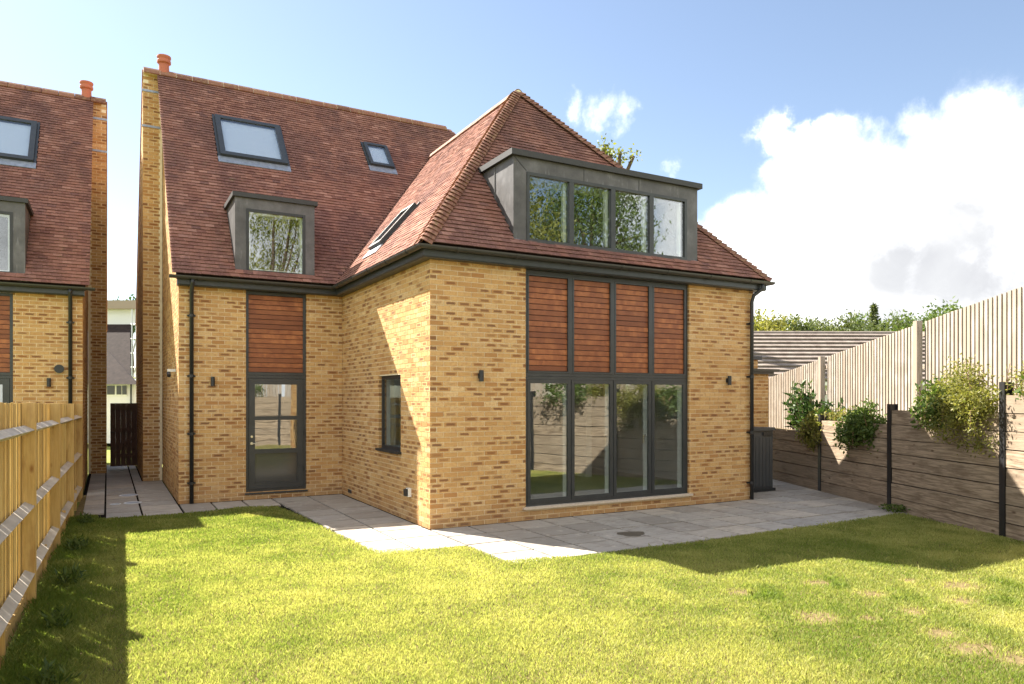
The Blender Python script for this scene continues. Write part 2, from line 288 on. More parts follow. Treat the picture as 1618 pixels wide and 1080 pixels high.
# ------------------------------------------------------------------ mesh helpers
V = Vector
class MB:
    def __init__(s): s.v = []; s.f = []; s.uv = []; s.hasuv = False
    def quad(s, a, b, c, d, uv=None):
        i = len(s.v); s.v += [tuple(a), tuple(b), tuple(c), tuple(d)]; s.f.append((i, i + 1, i + 2, i + 3))
        if uv is None:
            w = (V(b) - V(a)).length; h = (V(d) - V(a)).length
            uv = ((0, 0), (w, 0), (w, h), (0, h)) if w >= h else ((0, 0), (0, w), (h, w), (h, 0))
        s.uv += list(uv)
        return s
    def obox(s, o, ex, ey, ez, skip=()):
        o, ex, ey, ez = V(o), V(ex), V(ey), V(ez)
        if ex.cross(ey).dot(ez) < 0: ex, ey = ey, ex
        P = [o, o + ex, o + ex + ey, o + ey, o + ez, o + ex + ez, o + ex + ey + ez, o + ey + ez]
        for k, (a, b, c, d) in enumerate(((0, 3, 2, 1), (4, 5, 6, 7), (0, 1, 5, 4), (1, 2, 6, 5), (2, 3, 7, 6), (3, 0, 4, 7))):
            if k in skip: continue
            s.quad(P[a], P[b], P[c], P[d])
        return s
    def box(s, x0, x1, y0, y1, z0, z1):
        return s.obox((x0, y0, z0), (x1 - x0, 0, 0), (0, y1 - y0, 0), (0, 0, z1 - z0))
    def poly(s, pts, ext):                                   # extruded polygon
        pts = [V(p) for p in pts]; e = V(ext); n = len(pts); i = len(s.v)
        nrm = V((0, 0, 0))
        for k in range(n): nrm += pts[k].cross(pts[(k + 1) % n])
        if nrm.dot(e) > 0: pts = pts[::-1]
        s.v += [tuple(p) for p in pts] + [tuple(p + e) for p in pts]
        s.f.append(tuple(range(i, i + n))); s.f.append(tuple(range(i + 2 * n - 1, i + n - 1, -1)))
        s.uv += [(0, 0)] * (2 * n)
        for k in range(n):
            l = (k + 1) % n; s.f.append((i + l, i + k, i + n + k, i + n + l)); L = (pts[l] - pts[k]).length
            s.uv += [(0, 0), (L, 0), (L, .1), (0, .1)]
        return s
    def tube(s, pts, r, n=8, caps=True):
        pts = [V(p) for p in pts]; rs = r if isinstance(r, (list, tuple)) else [r] * len(pts); i0 = len(s.v)
        up = None
        for k, p in enumerate(pts):
            d = (pts[min(k + 1, len(pts) - 1)] - pts[max(k - 1, 0)]).normalized()
            if up is None: up = d.orthogonal().normalized()
            up = (up - d * up.dot(d)).normalized(); w = d.cross(up)
            for j in range(n):
                a = 2 * math.pi * j / n; s.v.append(tuple(p + (up * math.cos(a) + w * math.sin(a)) * rs[k]))
        for k in range(len(pts) - 1):
            for j in range(n):
                l = (j + 1) % n; s.f.append((i0 + k * n + j, i0 + k * n + l, i0 + k * n + n + l, i0 + k * n + n + j))
                s.uv += [(k * .3, j / n * .3), (k * .3, (j + 1) / n * .3), (k * .3 + .3, (j + 1) / n * .3), (k * .3 + .3, j / n * .3)]
        if caps:
            s.f.append(tuple(i0 + j for j in reversed(range(n)))); s.f.append(tuple(i0 + (len(pts) - 1) * n + j for j in range(n)))
            s.uv += [(0, 0)] * (2 * n)
        return s
    def lathe(s, c, prof, n=16):
        c = V(c); i0 = len(s.v)
        for r, z in prof:
            for j in range(n):
                a = 2 * math.pi * j / n; s.v.append((c.x + r * math.cos(a), c.y + r * math.sin(a), c.z + z))
        for k in range(len(prof) - 1):
            for j in range(n):
                l = (j + 1) % n; s.f.append((i0 + k * n + j, i0 + k * n + l, i0 + k * n + n + l, i0 + k * n + n + j)); s.uv += [(0, 0)] * 4
        s.f.append(tuple(i0 + j for j in reversed(range(n)))); s.f.append(tuple(i0 + (len(prof) - 1) * n + j for j in range(n))); s.uv += [(0, 0)] * (2 * n)
        return s
    def sweep(s, prof, path, closed=True):                   # prof: (outward, z); path: horizontal polyline, outward is to the right of travel
        path = [V(p) for p in path]; offs = []
        for k in range(len(path)):
            d0 = (path[k] - path[k - 1]).normalized() if k > 0 else None; d1 = (path[k + 1] - path[k]).normalized() if k < len(path) - 1 else None
            nn = [V((d.y, -d.x, 0)) for d in (d0, d1) if d is not None]
            if len(nn) == 2:
                b = (nn[0] + nn[1]).normalized(); offs.append(b / max(0.2, b.dot(nn[0])))
            else: offs.append(nn[0])
        i0 = len(s.v); m = len(prof)
        for p, o in zip(path, offs):
            for a, z in prof: s.v.append(tuple(p + o * a + V((0, 0, z))))
        rng_ = range(m) if closed else range(m - 1)
        for k in range(len(path) - 1):
            for j in rng_:
                l = (j + 1) % m; s.f.append((i0 + k * m + j, i0 + k * m + l, i0 + k * m + m + l, i0 + k * m + m + j)); s.uv += [(0, 0)] * 4
        if closed:
            s.f.append(tuple(i0 + j for j in reversed(range(m)))); s.f.append(tuple(i0 + (len(path) - 1) * m + j for j in range(m))); s.uv += [(0, 0)] * (2 * m)
        return s
    def mesh(s, name, m, T=None, smooth=False):
        v = s.v; f = s.f; uv = s.uv
        me = bpy.data.meshes.new(name)
        if T is not None and T.mirror:
            v = [T(p) for p in v]; nf = []; nuv = []; k = 0
            for fc in f:
                nf.append(fc[::-1]); nuv += uv[k:k + len(fc)][::-1]; k += len(fc)
            f, uv = nf, nuv
        me.from_pydata(v, [], f)
        ul = me.uv_layers.new(name='UVMap'); ul.data.foreach_set('uv', np.array(uv, dtype=np.float32).ravel())
        me.materials.append(MATS[m]); 
        if smooth: me.polygons.foreach_set('use_smooth', [True] * len(me.polygons))
        me.update(); return me
    def build(s, name, m, parent=None, T=None, smooth=False, **props):
        return link(bpy.data.objects.new(name, s.mesh(name, m, T, smooth)), parent, **props)
def link(o, parent=None, **props):
    COL.objects.link(o)
    if parent is not None:
        o.parent = parent; o.matrix_parent_inverse = Matrix.Translation(-parent.location)
    for k, v in props.items(): o[k] = v
    return o
def thing(name, label, cat, loc, group=None):
    o = bpy.data.objects.new(name, None); o.empty_display_size = 0.1; o.location = loc; COL.objects.link(o)
    o['label'] = label; o['category'] = cat
    if group: o['group'] = group
    return o
def part(parent, name): return link(bpy.data.objects.new(name, None), parent)
class Mirror:
    mirror = True
    def __call__(s, p): return (-7.56 - p[0], p[1] + 2.5, p[2])
MIR = Mirror()
def box(name, m, parent, x0, x1, y0, y1, z0, z1, T=None, **props): return MB().box(x0, x1, y0, y1, z0, z1).build(name, m, parent, T, **props)

# ------------------------------------------------------------------ ground
box('ground', 'field', None, -500, 500, -500, 500, -0.6, -0.09, kind='structure')
P0, WDIR = V((9.67, 2.12, 0)), V((-0.41, -0.912, 0)).normalized()
WN = V((WDIR.y, -WDIR.x, 0))                                   # towards the garden
if WN.x > 0: WN = -WN
lawn_edge = [(-4.28, 3.42), (-3.08, 3.36), (-2.0, 3.66), (-1.5, 3.42), (-1.36, 1.9), (-1.32, .5), (-1.16, -1.12), (-.5, -1.28), (-.06, -1.33), (-.02, -2.33), (.9, -2.52), (3.2, -2.56), (5.2, -2.5), (7.45, -2.42)]
back_wall = [(9.67 + .41 * 2.2, 2.12 + .912 * 2.2), (8.82, .22), (7.83, -1.98), (6.77, -4.36), (5.75, -6.65), (4.0, -9.2), (1.9, -10.9), (-1.6, -11.9), (-5.2, -12.9)]
lawn_poly = lawn_edge + [(p[0], p[1]) for p in back_wall[3:]] + [(-4.98, -12.9), (-4.78, -4.5), (-4.62, 3.2), (-4.55, 6.9), (-4.28, 6.9)]
MB().poly([(x, y, -0.08) for x, y in lawn_poly], (0, 0, 0.068)).build('lawn', 'soil', kind='structure')

def inpoly(x, y, poly):
    r = np.zeros(len(x), bool); n = len(poly)
    for i in range(n):
        x1, y1 = poly[i]; x2, y2 = poly[(i + 1) % n]
        c = ((y1 > y) != (y2 > y)) & (x < (x2 - x1) * (y - y1) / (y2 - y1 + 1e-12) + x1); r ^= c
    return r
def vnoise(x, y, sc, seed, octv=3):
    g = np.random.default_rng(seed).random((64, 64)); out = np.zeros_like(x); amp = 1; tot = 0
    for o in range(octv):
        u = x * sc * 2 ** o + 17.3; w = y * sc * 2 ** o + 5.1; i = np.floor(u).astype(int); j = np.floor(w).astype(int); fu = u - i; fw = w - j
        fu = fu * fu * (3 - 2 * fu); fw = fw * fw * (3 - 2 * fw)
        q = lambda a, b: g[a % 64, b % 64]
        out += amp * ((q(i, j) * (1 - fu) + q(i + 1, j) * fu) * (1 - fw) + (q(i, j + 1) * (1 - fu) + q(i + 1, j + 1) * fu) * fw); tot += amp; amp *= .5
    return out / tot
def tri_mesh(name, P, tint, m, nper):                          # P (k, nper, 3) -> loose faces with a colour attribute
    k = P.shape[0]; me = bpy.data.meshes.new(name)
    me.vertices.add(k * nper); me.vertices.foreach_set('co', P.astype(np.float32).ravel())
    me.loops.add(k * nper); me.loops.foreach_set('vertex_index', np.arange(k * nper, dtype=np.int32))
    me.polygons.add(k); me.polygons.foreach_set('loop_start', np.arange(0, k * nper, nper, dtype=np.int32))
    me.update(calc_edges=True)
    at = me.attributes.new('tint', 'FLOAT', 'POINT'); at.data.foreach_set('value', np.repeat(tint, nper).astype(np.float32))
    me.materials.append(MATS[m]); return me
BARE = [(1.35, -5.61, .20), (3.54, -5.6, .22), (1.37, -4.67, .13), (2.35, -4.79, .11), (2.45, -5.35, .14), (1.72, -6.7, .20), (1.76, -7.02, .22), (1.86, -6.38, .15), (2.23, -5.89, .14), (1.7, -5.84, .10),
        (3.0, -5.9, .14), (3.3, -5.2, .10)]
def make_grass():
    n = 2600000
    x = rng.uniform(-5, 7.6, n); y = rng.uniform(-11, 3.8, n)
    d = np.hypot(x - CAM.x, y - CAM.y); fx = (x - CAM.x) * math.sin(YAW) + (y - CAM.y) * math.cos(YAW); lat = (x - CAM.x) * math.cos(YAW) - (y - CAM.y) * math.sin(YAW)
    ins = inpoly(x + rng.normal(0, .03, n), y + rng.normal(0, .03, n), lawn_poly); ok = ins & (fx > 3.2) & (np.abs(lat) < fx * .86 + .6)
    far = np.clip(5.5 / np.maximum(fx, .1), 0, 1) ** 1.25
    far = np.maximum(far, .3); ok |= ins & (rng.random(n) < .12); far = np.where(fx > 3.2, far, .5)
    pat = vnoise(x, y, .55, 3); fine = vnoise(x, y, 2.6, 4)
    bare = np.zeros(n)
    for bx, by, br in BARE: bare = np.maximum(bare, np.clip(1.5 - np.hypot((x - bx) * .8, y - by) / br + (fine - .5) * 2.0, 0, 1))
    ok &= (rng.random(n) < far * (1 - .92 * bare) * (0.62 + .5 * fine))
    x, y, pat, fine, bare, fx = x[ok], y[ok], pat[ok], fine[ok], bare[ok], fx[ok]; k = len(x)
    lush = np.zeros(k)
    for bx, by, br in BARE: lush = np.maximum(lush, np.clip(1.6 - np.hypot(x - bx - .18, y - by + .15) / (br * 2.0), 0, 1))
    lush *= np.clip((fine - .35) * 3, 0, 1)
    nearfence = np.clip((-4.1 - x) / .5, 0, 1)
    h = rng.uniform(.014, .030, k) * (1 + .8 * lush + 1.1 * nearfence + .9 * (rng.random(k) < .03)) * (.85 + .4 * fine); w = rng.uniform(.0018, .0032, k) * np.clip(fx / 5.0, 1, 2.4)
    a = rng.uniform(0, 2 * np.pi, k); la = rng.uniform(0, 2 * np.pi, k); lean = rng.uniform(.1, .9, k) * h
    z0 = -.013 + .010 * vnoise(x, y, 1.3, 9)
    P = np.zeros((k, 4, 3)); ca, sa = np.cos(a) * w, np.sin(a) * w
    mx_, my_ = np.cos(la) * lean, np.sin(la) * lean
    P[:, 0] = np.stack([x - ca, y - sa, z0], 1); P[:, 1] = np.stack([x + ca, y + sa, z0], 1)
    P[:, 2] = np.stack([x + mx_ + ca * .3, y + my_ + sa * .3, z0 + h], 1); P[:, 3] = np.stack([x + mx_ * .42 - ca * .9, y + my_ * .42 - sa * .9, z0 + h * .62], 1)
    right = np.clip((x + 1.5) / 7, 0, 1)
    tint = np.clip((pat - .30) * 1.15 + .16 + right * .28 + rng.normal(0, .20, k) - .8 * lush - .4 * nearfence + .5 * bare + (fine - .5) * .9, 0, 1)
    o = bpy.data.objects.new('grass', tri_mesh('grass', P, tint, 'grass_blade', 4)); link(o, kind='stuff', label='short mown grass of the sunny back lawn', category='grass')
make_grass()

# ------------------------------------------------------------------ patio
patio = MB()
patio.poly([(x, y, -0.075) for x, y in [(-4.55, 13.6), (-4.55, 6.9), (-4.28, 6.9)] + lawn_edge + [(p[0], p[1]) for p in back_wall[2::-1]] + [(10.6, 6.0), (-3.0, 6.0), (-3.0, 13.6)]], (0, 0, .05))
patio = patio.build('patio', 'joint_sand', kind='structure')
slabcache = {}
def slab(x0, x1, y0, y1, clip=None):
    g = .016; x0 += g; x1 -= g; y0 += g; y1 -= g
    if x1 - x0 < .06 or y1 - y0 < .06: return
    z = random.uniform(-.004, .001)
    pts = [(x0, y0), (x1, y0), (x1, y1), (x0, y1)]
    MB().poly([(a, b, -0.026 + z) for a, b in pts], (0, 0, .026)).build('paving_slab', 'paving', patio)
def clip_slab(x0, x1, y0, y1, lines):                          # Sutherland-Hodgman against (point, inward normal)
    g = .016; pts = [V((x0 + g, y0 + g, 0)), V((x1 - g, y0 + g, 0)), V((x1 - g, y1 - g, 0)), V((x0 + g, y1 - g, 0))]
    for p, nrm in lines:
        out = []
        for i in range(len(pts)):
            a, b = pts[i], pts[(i + 1) % len(pts)]; da, db = (a - p).dot(nrm), (b - p).dot(nrm)
            if da >= 0: out.append(a)
            if da * db < 0: out.append(a + (b - a) * (da / (da - db)))
        pts = out
        if len(pts) < 3: return
    z = random.uniform(-.004, .001)
    MB().poly([(a.x, a.y, -0.026 + z) for a in pts], (0, 0, .026)).build('paving_slab', 'paving', patio)
# passage between the houses
for y0 in np.arange(3.42, 13.4, .62):
    slab(-4.16, -3.62, y0, y0 + .62); slab(-3.62, -3.005, y0, y0 + .62) if y0 < 8.6 else slab(-3.62, -3.42, y0, y0 + .62)
    if y0 > 3.5: slab(-4.5, -4.16, y0, y0 + .62)
# strip under the kitchen-side wall, then the nook
for i, x0 in enumerate(np.arange(-3.0, -1.4, .54)): slab(x0, min(x0 + .54, -1.38), 3.56 if i else 3.4, 4.54)
ys = list(np.arange(4.54, -1.4, -.62))
for i, y1 in enumerate(ys):
    y0 = max(y1 - .62, -1.30); sft = -1.38 + (i / 9) * .17 
    slab(sft, -.70, y0, y1); slab(-.70, -.01, y0, y1)
# terrace along the big doors
lines = [(P0 + WN * .03, WN)]
row = 0
for y1, y0 in ((-.01, -.62), (-.62, -1.26), (-1.26, -1.9), (-1.9, -2.52)):
    xs = np.arange(-.01, 10.4, .62)
    for x0 in xs: 
        a, b = max(x0, -.01 if y1 > -1.3 else -.02), x0 + .62
        if b - a > .05: clip_slab(a, b, y0, y1, lines)
row = 0
for y0 in np.arange(-.01, 4.2, .62):
    for x0 in np.arange(6.19, 11.3, .62):
        if x0 + .62 > 6.7: clip_slab(max(x0, 6.66), x0 + .62, y0, y0 + .62, lines)
    row += 1

# ------------------------------------------------------------------ brickwork and tiling generators
def in_frame(p):
    d = p - CAM; t = d.x * math.sin(YAW) + d.y * math.cos(YAW); l = d.x * math.cos(YAW) - d.y * math.sin(YAW)
    return t > .5 and abs(l) < t * .7035 and -.393 * t < d.z < .546 * t
COURSE, BL = .075, .225
class Masonry:
    def __init__(s): s.b = []                                  # (corner at face bottom, U, N, length, thick)
    def wall(s, O, U, N, L, H, openings=(), parity=0, top=None, z0=0.0, lead=.1125):
        O, U, N = V(O), V(U), V(N)
        for k in range(int(math.ceil(H / COURSE))):
            zb = z0 + k * COURSE; zt = zb + .065
            if zb > z0 + H - .02: break
            u = lead if (k + parity) % 2 else 0.0
            if lead == 0.0 and (k + parity) % 2: u = -BL / 2
            while u < L - .02:
                a, b = max(u, 0), min(u + .215, L); u += BL
                segs = [(a, b)]
                if top is not None:
                    if min(top(a), top(b)) < zt: continue
                for (o0, o1, p0, p1) in openings:
                    if zt > p0 + .02 and zb < p1 - .02:
                        ns = []
                        for (q, w) in segs:
                            if w <= o0 or q >= o1: ns.append((q, w)); continue
                            if q < o0: ns.append((q, o0))
                            if w > o1: ns.append((o1, w))
                        segs = ns
                for q, w in segs:
                    if w - q > .025: s.b.append((O + U * q + V((0, 0, zb)), U, N, w - q))
    def emit(s, parent, T=None, singles=300, eye=CAM, seen=None):
        if T: s.b = [(V(T(O)), V((-U.x, U.y, U.z)), V((-N.x, N.y, N.z)), L) for O, U, N, L in s.b]; T = None
        def dist(b):
            c = b[0] + b[1] * (b[3] / 2); dd = c - eye
            if dd.dot(b[2]) > 0 or not in_frame(c) or (seen and not seen(c)): return 1e9
            return dd.length ** 2 / max(.05, -dd.normalized().dot(b[2]))
        order = sorted(range(len(s.b)), key=lambda i: dist(s.b[i])) if singles else []
        order = [i for i in order if dist(s.b[i]) < 1e8]
        one = set(order[:singles]); cache = {}
        big = MB()
        for i, (O, U, N, L) in enumerate(s.b):
            j = N * random.uniform(-.0015, .0015)
            if i in one:
                key = (round(L, 2), tuple(U), tuple(N))
                if key not in cache:
                    mb = MB(); brick(mb, V((0, 0, 0)), U, N, L); cache[key] = mb.mesh('brick', 'brick', None)
                o = bpy.data.objects.new('brick', cache[key]); o.location = O + j
                link(o, parent)
            else: brick(big, O + j, U, N, L)
        b = big.build('bricks', 'brick', parent, T, kind='stuff'); return b
def brick(mb, O, U, N, L):
    e, f, g = U * L, -N * .1, V((0, 0, .065)); fl = L / .215
    P = [O, O + e, O + e + g, O + g]; Q = [p + f for p in P]
    fu = ((0, 0), (fl, 0), (fl, 1), (0, 1)) if fl > .6 else ((.2, 0), (.2 + fl, 0), (.2 + fl, 1), (.2, 1))
    sgn = U.cross(V((0, 0, 1))).dot(N)
    i = len(mb.v); mb.v += [tuple(p) for p in P + Q]
    fs = [(0, 1, 2, 3), (4, 0, 3, 7), (1, 5, 6, 2), (3, 2, 6, 7), (4, 5, 1, 0)]
    for k, q in enumerate(fs):
        uv = list(fu if k == 0 else ((.3, .1), (.7, .1), (.7, .9), (.3, .9)))
        if sgn < 0: q = q[::-1]; uv = uv[::-1]
        mb.f.append(tuple(i + a for a in q)); mb.uv += uv
def core(mb, O, U, N, L, H, openings=(), t=.28, z0=0.0, u0=.006, u1=None):
    O, U, N = V(O), V(U), V(N); u1 = L - .006 if u1 is None else u1; openings = [(a - .005, b + .005, c - .005, d + .005) for a, b, c, d in openings]
    us = sorted({u0, u1} | {min(max(x, u0), u1) for o in openings for x in o[:2]}); zs = sorted({z0, z0 + H} | {z for o in openings for z in o[2:]})
    for a, b in zip(us, us[1:]):
        for c, d in zip(zs, zs[1:]):
            if b - a < 1e-4 or d - c < 1e-4: continue
            m_, n_ = (a + b) / 2, (c + d) / 2
            if any(o[0] < m_ < o[1] and o[2] < n_ < o[3] for o in openings): continue
            mb.obox(O + U * a - N * t + V((0, 0, c)), U * (b - a), N * (t - .006), V((0, 0, d - c)))
TW, TG = .165, .1
class Tiling:
    def __init__(s): s.t = []
    def slope(s, O, U, S, N, slen, umin, umax, holes=(), lift=.034):
        O, U, S, N = V(O), V(U).normalized(), V(S).normalized(), V(N).normalized()
        for r in range(int(slen / TG)):
            sm = r * TG + TG / 2; a, b = umin(sm), umax(sm)
            k0 = math.floor(a / TW) - 1; k1 = math.ceil(b / TW) + 1
            for k in range(k0, k1):
                u0 = (k + (.5 if r % 2 else 0)) * TW; q0, q1 = max(u0 + .0015, a), min(u0 + TW - .0015, b)
                if q1 - q0 < .02: continue
                segs = [(q0, q1)]
                for (h0, h1, s0, s1) in holes:
                    if s0 < sm < s1:
                        ns = []
                        for q, w in segs:
                            if w <= h0 or q >= h1: ns.append((q, w)); continue
                            if q < h0 - .02: ns.append((q, h0))
                            if w > h1 + .02: ns.append((h1, w))
                        segs = ns
                for q, w in segs: s.t.append((O + U * q + S * (r * TG), U, S, N, w - q, lift))
    def emit(s, parent, T=None, singles=300):
        if T: s.t = [(V(T(O)), V((-U.x, U.y, U.z)), S, N, w, h) for O, U, S, N, w, h in s.t]; T = None
        full = [i for i, t in enumerate(s.t) if t[4] > TW - .006 and in_frame(t[0])]
        full.sort(key=lambda i: (s.t[i][0] - CAM).length); one = set(full[:singles]); cache = {}; big = MB()
        for i, (O, U, S, N, w, lift) in enumerate(s.t):
            j = N * random.uniform(-.002, .004)
            if i in one:
                key = (tuple(U), tuple(S))
                if key not in cache:
                    mb = MB(); tile(mb, V((0, 0, 0)), U, S, N, w, 0, lift); cache[key] = mb.mesh('roof_tile', 'roof_tile')
                o = bpy.data.objects.new('roof_tile', cache[key]); o.location = O + j; link(o, parent)
            else: tile(big, O + j, U, S, N, w, random.uniform(-.003, .003), lift)
        big.build('roof_tiles', 'roof_tile', parent, T, kind='stuff')
def tile(mb, O, U, S, N, w, tw, h0):
    h1, th, L = .013, .015, TG + .03
    a, b = O + N * (h0 + tw), O + U * w + N * (h0 - tw); c, d = O + U * w + S * L + N * h1, O + S * L + N * h1
    i = len(mb.v); mb.v += [tuple(p) for p in (a, b, c, d, a - N * th, b - N * th, c - N * th, d - N * th)]
    for e_, q in enumerate(((0, 1, 2, 3), (4, 5, 1, 0), (7, 4, 0, 3), (5, 6, 2, 1))):
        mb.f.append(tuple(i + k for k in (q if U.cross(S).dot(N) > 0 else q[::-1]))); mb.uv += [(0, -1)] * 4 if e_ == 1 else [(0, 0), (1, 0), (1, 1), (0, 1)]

# ------------------------------------------------------------------ the house
M_ = 1.17; EZ, OV = 4.148, .20                                  # eave height and overhang, roof slope
sl_len = lambda rise: rise * math.sqrt(1 + 1 / M_ ** 2)
cs = 1 / math.sqrt(1 + M_ * M_); sn = M_ * cs
LX, YF = -3.0, 4.56                                             # left end, front plane of the long wing
RIDGE_Z, RIDGE_Y = 9.52, 8.95
APEX = V((3.32, 3.32, 8.27)); HW = 6.64
def frame_rect(mb, x0, x1, z0, z1, y0, y1, w):                 # four bars round an opening in an X-Z plane
    mb.box(x0, x0 + w, y0, y1, z0, z1); mb.box(x1 - w, x1, y0, y1, z0, z1)
    mb.box(x0 + w, x1 - w, y0, y1, z0, z0 + w); mb.box(x0 + w, x1 - w, y0, y1, z1 - w, z1)
def boards(parent, x0, x1, z0, z1, n, y, T=None):
    h = (z1 - z0) / n; me = None
    for k in range(n):
        mb = MB(); a = z0 + k * h + .004; b = z0 + (k + 1) * h - .002
        mb.poly([(x0, y + .012, a), (x0, y - .006, a + .004), (x0, y - .006, b - .006), (x0, y + .004, b), (x0, y + .012, b)], (x1 - x0, 0, 0)) 
        o = mb.build('board', 'cedar', parent, T)
        for p in o.data.uv_layers[0].data: pass
def wing(H, T=None, xr=0.0, full=True):
    """The long wing's left end: gable, door bay, small dormer, roof slope. Shared by both houses (the neighbour is its mirror image)."""
    A, B = M_, None
    tag = {}
    # masonry
    ms = Masonry(); wl = part(H, 'brick_wall')
    door = (1.16, 2.29, .13, 3.96)                              # in u from the left corner
    ms.wall((LX, YF, 0), (1, 0, 0), (0, -1, 0), xr - LX, 3.98, [door], 0, lead=.1125)
    gab = lambda u: EZ - .06 + M_ * (YF + u - (YF - OV))
    ms.wall((LX, YF, 0), (0, 1, 0), (-1, 0, 0), RIDGE_Y - YF, 9.2, [], 1, top=gab)
    ms.wall((-3.41, RIDGE_Y, 0), (1, 0, 0), (0, -1, 0), .35, 9.5, [], 0)
    ms.wall((-3.41, RIDGE_Y, 0), (0, 1, 0), (-1, 0, 0), 4.6, 9.2, [], 1, top=lambda u: RIDGE_Z - M_ * u * 1.0)
    cm = MB()
    core(cm, (LX, YF, 0), (1, 0, 0), (0, -1, 0), xr - LX, 3.98, [door])
    cm.poly([(LX + .006, YF + .28, 0), (LX + .006, RIDGE_Y, 0), (LX + .006, RIDGE_Y, RIDGE_Z - .1), (LX + .006, YF + .28, gab(.28) - .02)], (.25, 0, 0))
    cm.poly([(-3.404, RIDGE_Y + .006, 0), (-3.404, RIDGE_Y + 4.6, 0), (-3.404, RIDGE_Y + 4.6, RIDGE_Z - M_ * 4.6 - .03), (-3.404, RIDGE_Y + .006, RIDGE_Z - .03)], (.398, 0, 0))
    cm.build('mortar_bed', 'mortar', wl, T)
    # lead soakers stepped up the projecting gable
    for z in (9.02, 8.2): MB().box(-3.43, -3.05, RIDGE_Y - .012, RIDGE_Y + .05, z, z + .05).build('flashing', 'lead_apron', H, T)
    # chimney pot
    pot = MB().lathe((-2.97, RIDGE_Y, 9.5), [(.115, 0), (.11, .16), (.11, .22), (.15, .25), (.15, .30), (.135, .33), (.155, .38), (.15, .41), (.11, .41), (.1, .3)], 18)
    pot.build('chimney_pot', 'terracotta', H, T, smooth=False)
    # door bay: door below, boards above
    x0, x1 = LX + door[0], LX + door[1]; yb = YF + .05
    bay = part(H, 'timber_panel'); mb = MB(); frame_rect(mb, x0, x1, 2.36, 3.95, yb, yb + .07, .055); mb.build('frame', 'dark_aluminium', bay, T)
    boards(bay, x0 + .055, x1 - .055, 2.415, 3.895, 16, yb + .03, T)
    box('backing', 'dark_aluminium', bay, x0 + .03, x1 - .03, yb + .045, yb + .065, 2.39, 3.92, T)
    dr = part(H, 'door'); mb = MB(); frame_rect(mb, x0, x1, .13, 2.356, yb, yb + .07, .055); mb.build('frame', 'dark_aluminium', dr, T)
    lf = MB(); frame_rect(lf, x0 + .06, x1 - .06, .19, 2.295, yb - .012, yb + .05, .11)
    lf.box(x0 + .17, x1 - .17, yb - .012, yb + .05, 1.50, 1.575); lf.box(x0 + .17, x1 - .17, yb - .012, yb + .05, .86, .945)
    lf.build('leaf', 'dark_aluminium', dr, T)
    for a, b in ((1.575, 2.185), (.945, 1.50)): box('pane', 'glass', dr, x0 + .165, x1 - .165, yb + .012, yb + .03, a - .004, b + .004, T)
    box('kick_panel', 'dark_glass_panel', dr, x0 + .165, x1 - .165, yb + .012, yb + .03, .296, .864, T)
    MB().lathe((0, 0, 0), [(.03, 0), (.03, .008), (.012, .01), (.012, .03)], 12)
    hd = MB(); hd.tube([(x0 + .11, yb - .012, 1.06), (x0 + .11, yb - .06, 1.06), (x0 + .21, yb - .06, 1.06)], .010, 8); hd.tube([(x0 + .11, yb - .01, 1.06), (x0 + .11, yb - .022, 1.06)], .026, 12)
    hd.build('handle', 'steel', dr, T)
    MB().tube([(x0 + .11, yb - .01, 1.19), (x0 + .11, yb - .025, 1.19)], .022, 12).build('lock', 'steel', dr, T)
    for z in (.5, 1.2, 1.95): MB().tube([(x1 - .05, yb - .022, z), (x1 - .05, yb - .022, z + .09)], .011, 8).build('hinge', 'black_plastic', dr, T)
    box('threshold', 'dark_aluminium', dr, x0 - .02, x1 + .02, YF - .03, yb + .05, .095, .128, T)
    # room behind the door
    rm = part(H, 'room')
    lx = MB(); lx.box(LX + .3, LX + .32, YF + .3, 8.6, .12, 2.45); lx.box(xr - .12, xr - .1, YF + .3, 8.6, .12, 2.45); lx.box(LX + .3, xr - .1, 8.6, 8.62, .12, 2.45); lx.box(LX + .3, xr - .1, YF + .3, 8.62, 2.45, 2.47); lx.build('plaster', 'interior_plaster', rm, T)
    box('floor', 'interior_floor', rm, LX + .3, xr - .1, YF + .13, 8.62, .06, .12, T)
    # dormer
    D = part(H, 'dormer'); dy = YF - .03; dx0, dx1 = -2.04, -.56; zt = 5.70; bk = lambda z: (z - EZ) / M_ + (YF - OV)
    fr = MB(); wz0, wz1, wx0, wx1 = 4.30, 5.50, -1.84, -.74
    fr.box(dx0, wx0, dy, dy + .16, 4.26, zt); fr.box(wx1, dx1, dy, dy + .16, 4.26, zt); fr.box(wx0, wx1, dy, dy + .16, wz1, zt); fr.box(wx0, wx1, dy, dy + .16, 4.24, wz0)
    fr.build('surround', 'lead_sheet', D, T)
    for xa, xb in ((dx0 + .002, dx0 + .12), (dx1 - .12, dx1 - .002)):
        MB().poly([(xa, dy + .16, 4.3), (xa, dy + .16, zt), (xa, bk(zt) + .1, zt)], (xb - xa, 0, 0)).build('cheek', 'lead_sheet', D, T)
    MB().box(dx0 - .05, dx1 + .05, dy - .05, bk(zt) + .12, zt + .002, zt + .085).build('cap', 'dark_cap', D, T)
    wf = MB(); frame_rect(wf, wx0, wx1, wz0, wz1, dy - .012, dy + .07, .05); wf.build('window_frame', 'black_plastic', D, T)
    box('pane', 'glass', D, wx0 + .045, wx1 - .045, dy + .01, dy + .03, wz0 + .045, wz1 - .045, T)
    ifr = MB(); frame_rect(ifr, wx0 + .012, wx1 - .012, wz0 + .012, wz1 - .012, dy + .071, dy + .159, .07); ifr.build('inner_lining', 'white_paint', D, T)
    MB().box(wx0 - .03, wx1 + .03, dy - .05, dy + .02, wz0 - .05, wz0 - .001).build('sill', 'black_plastic', D, T)
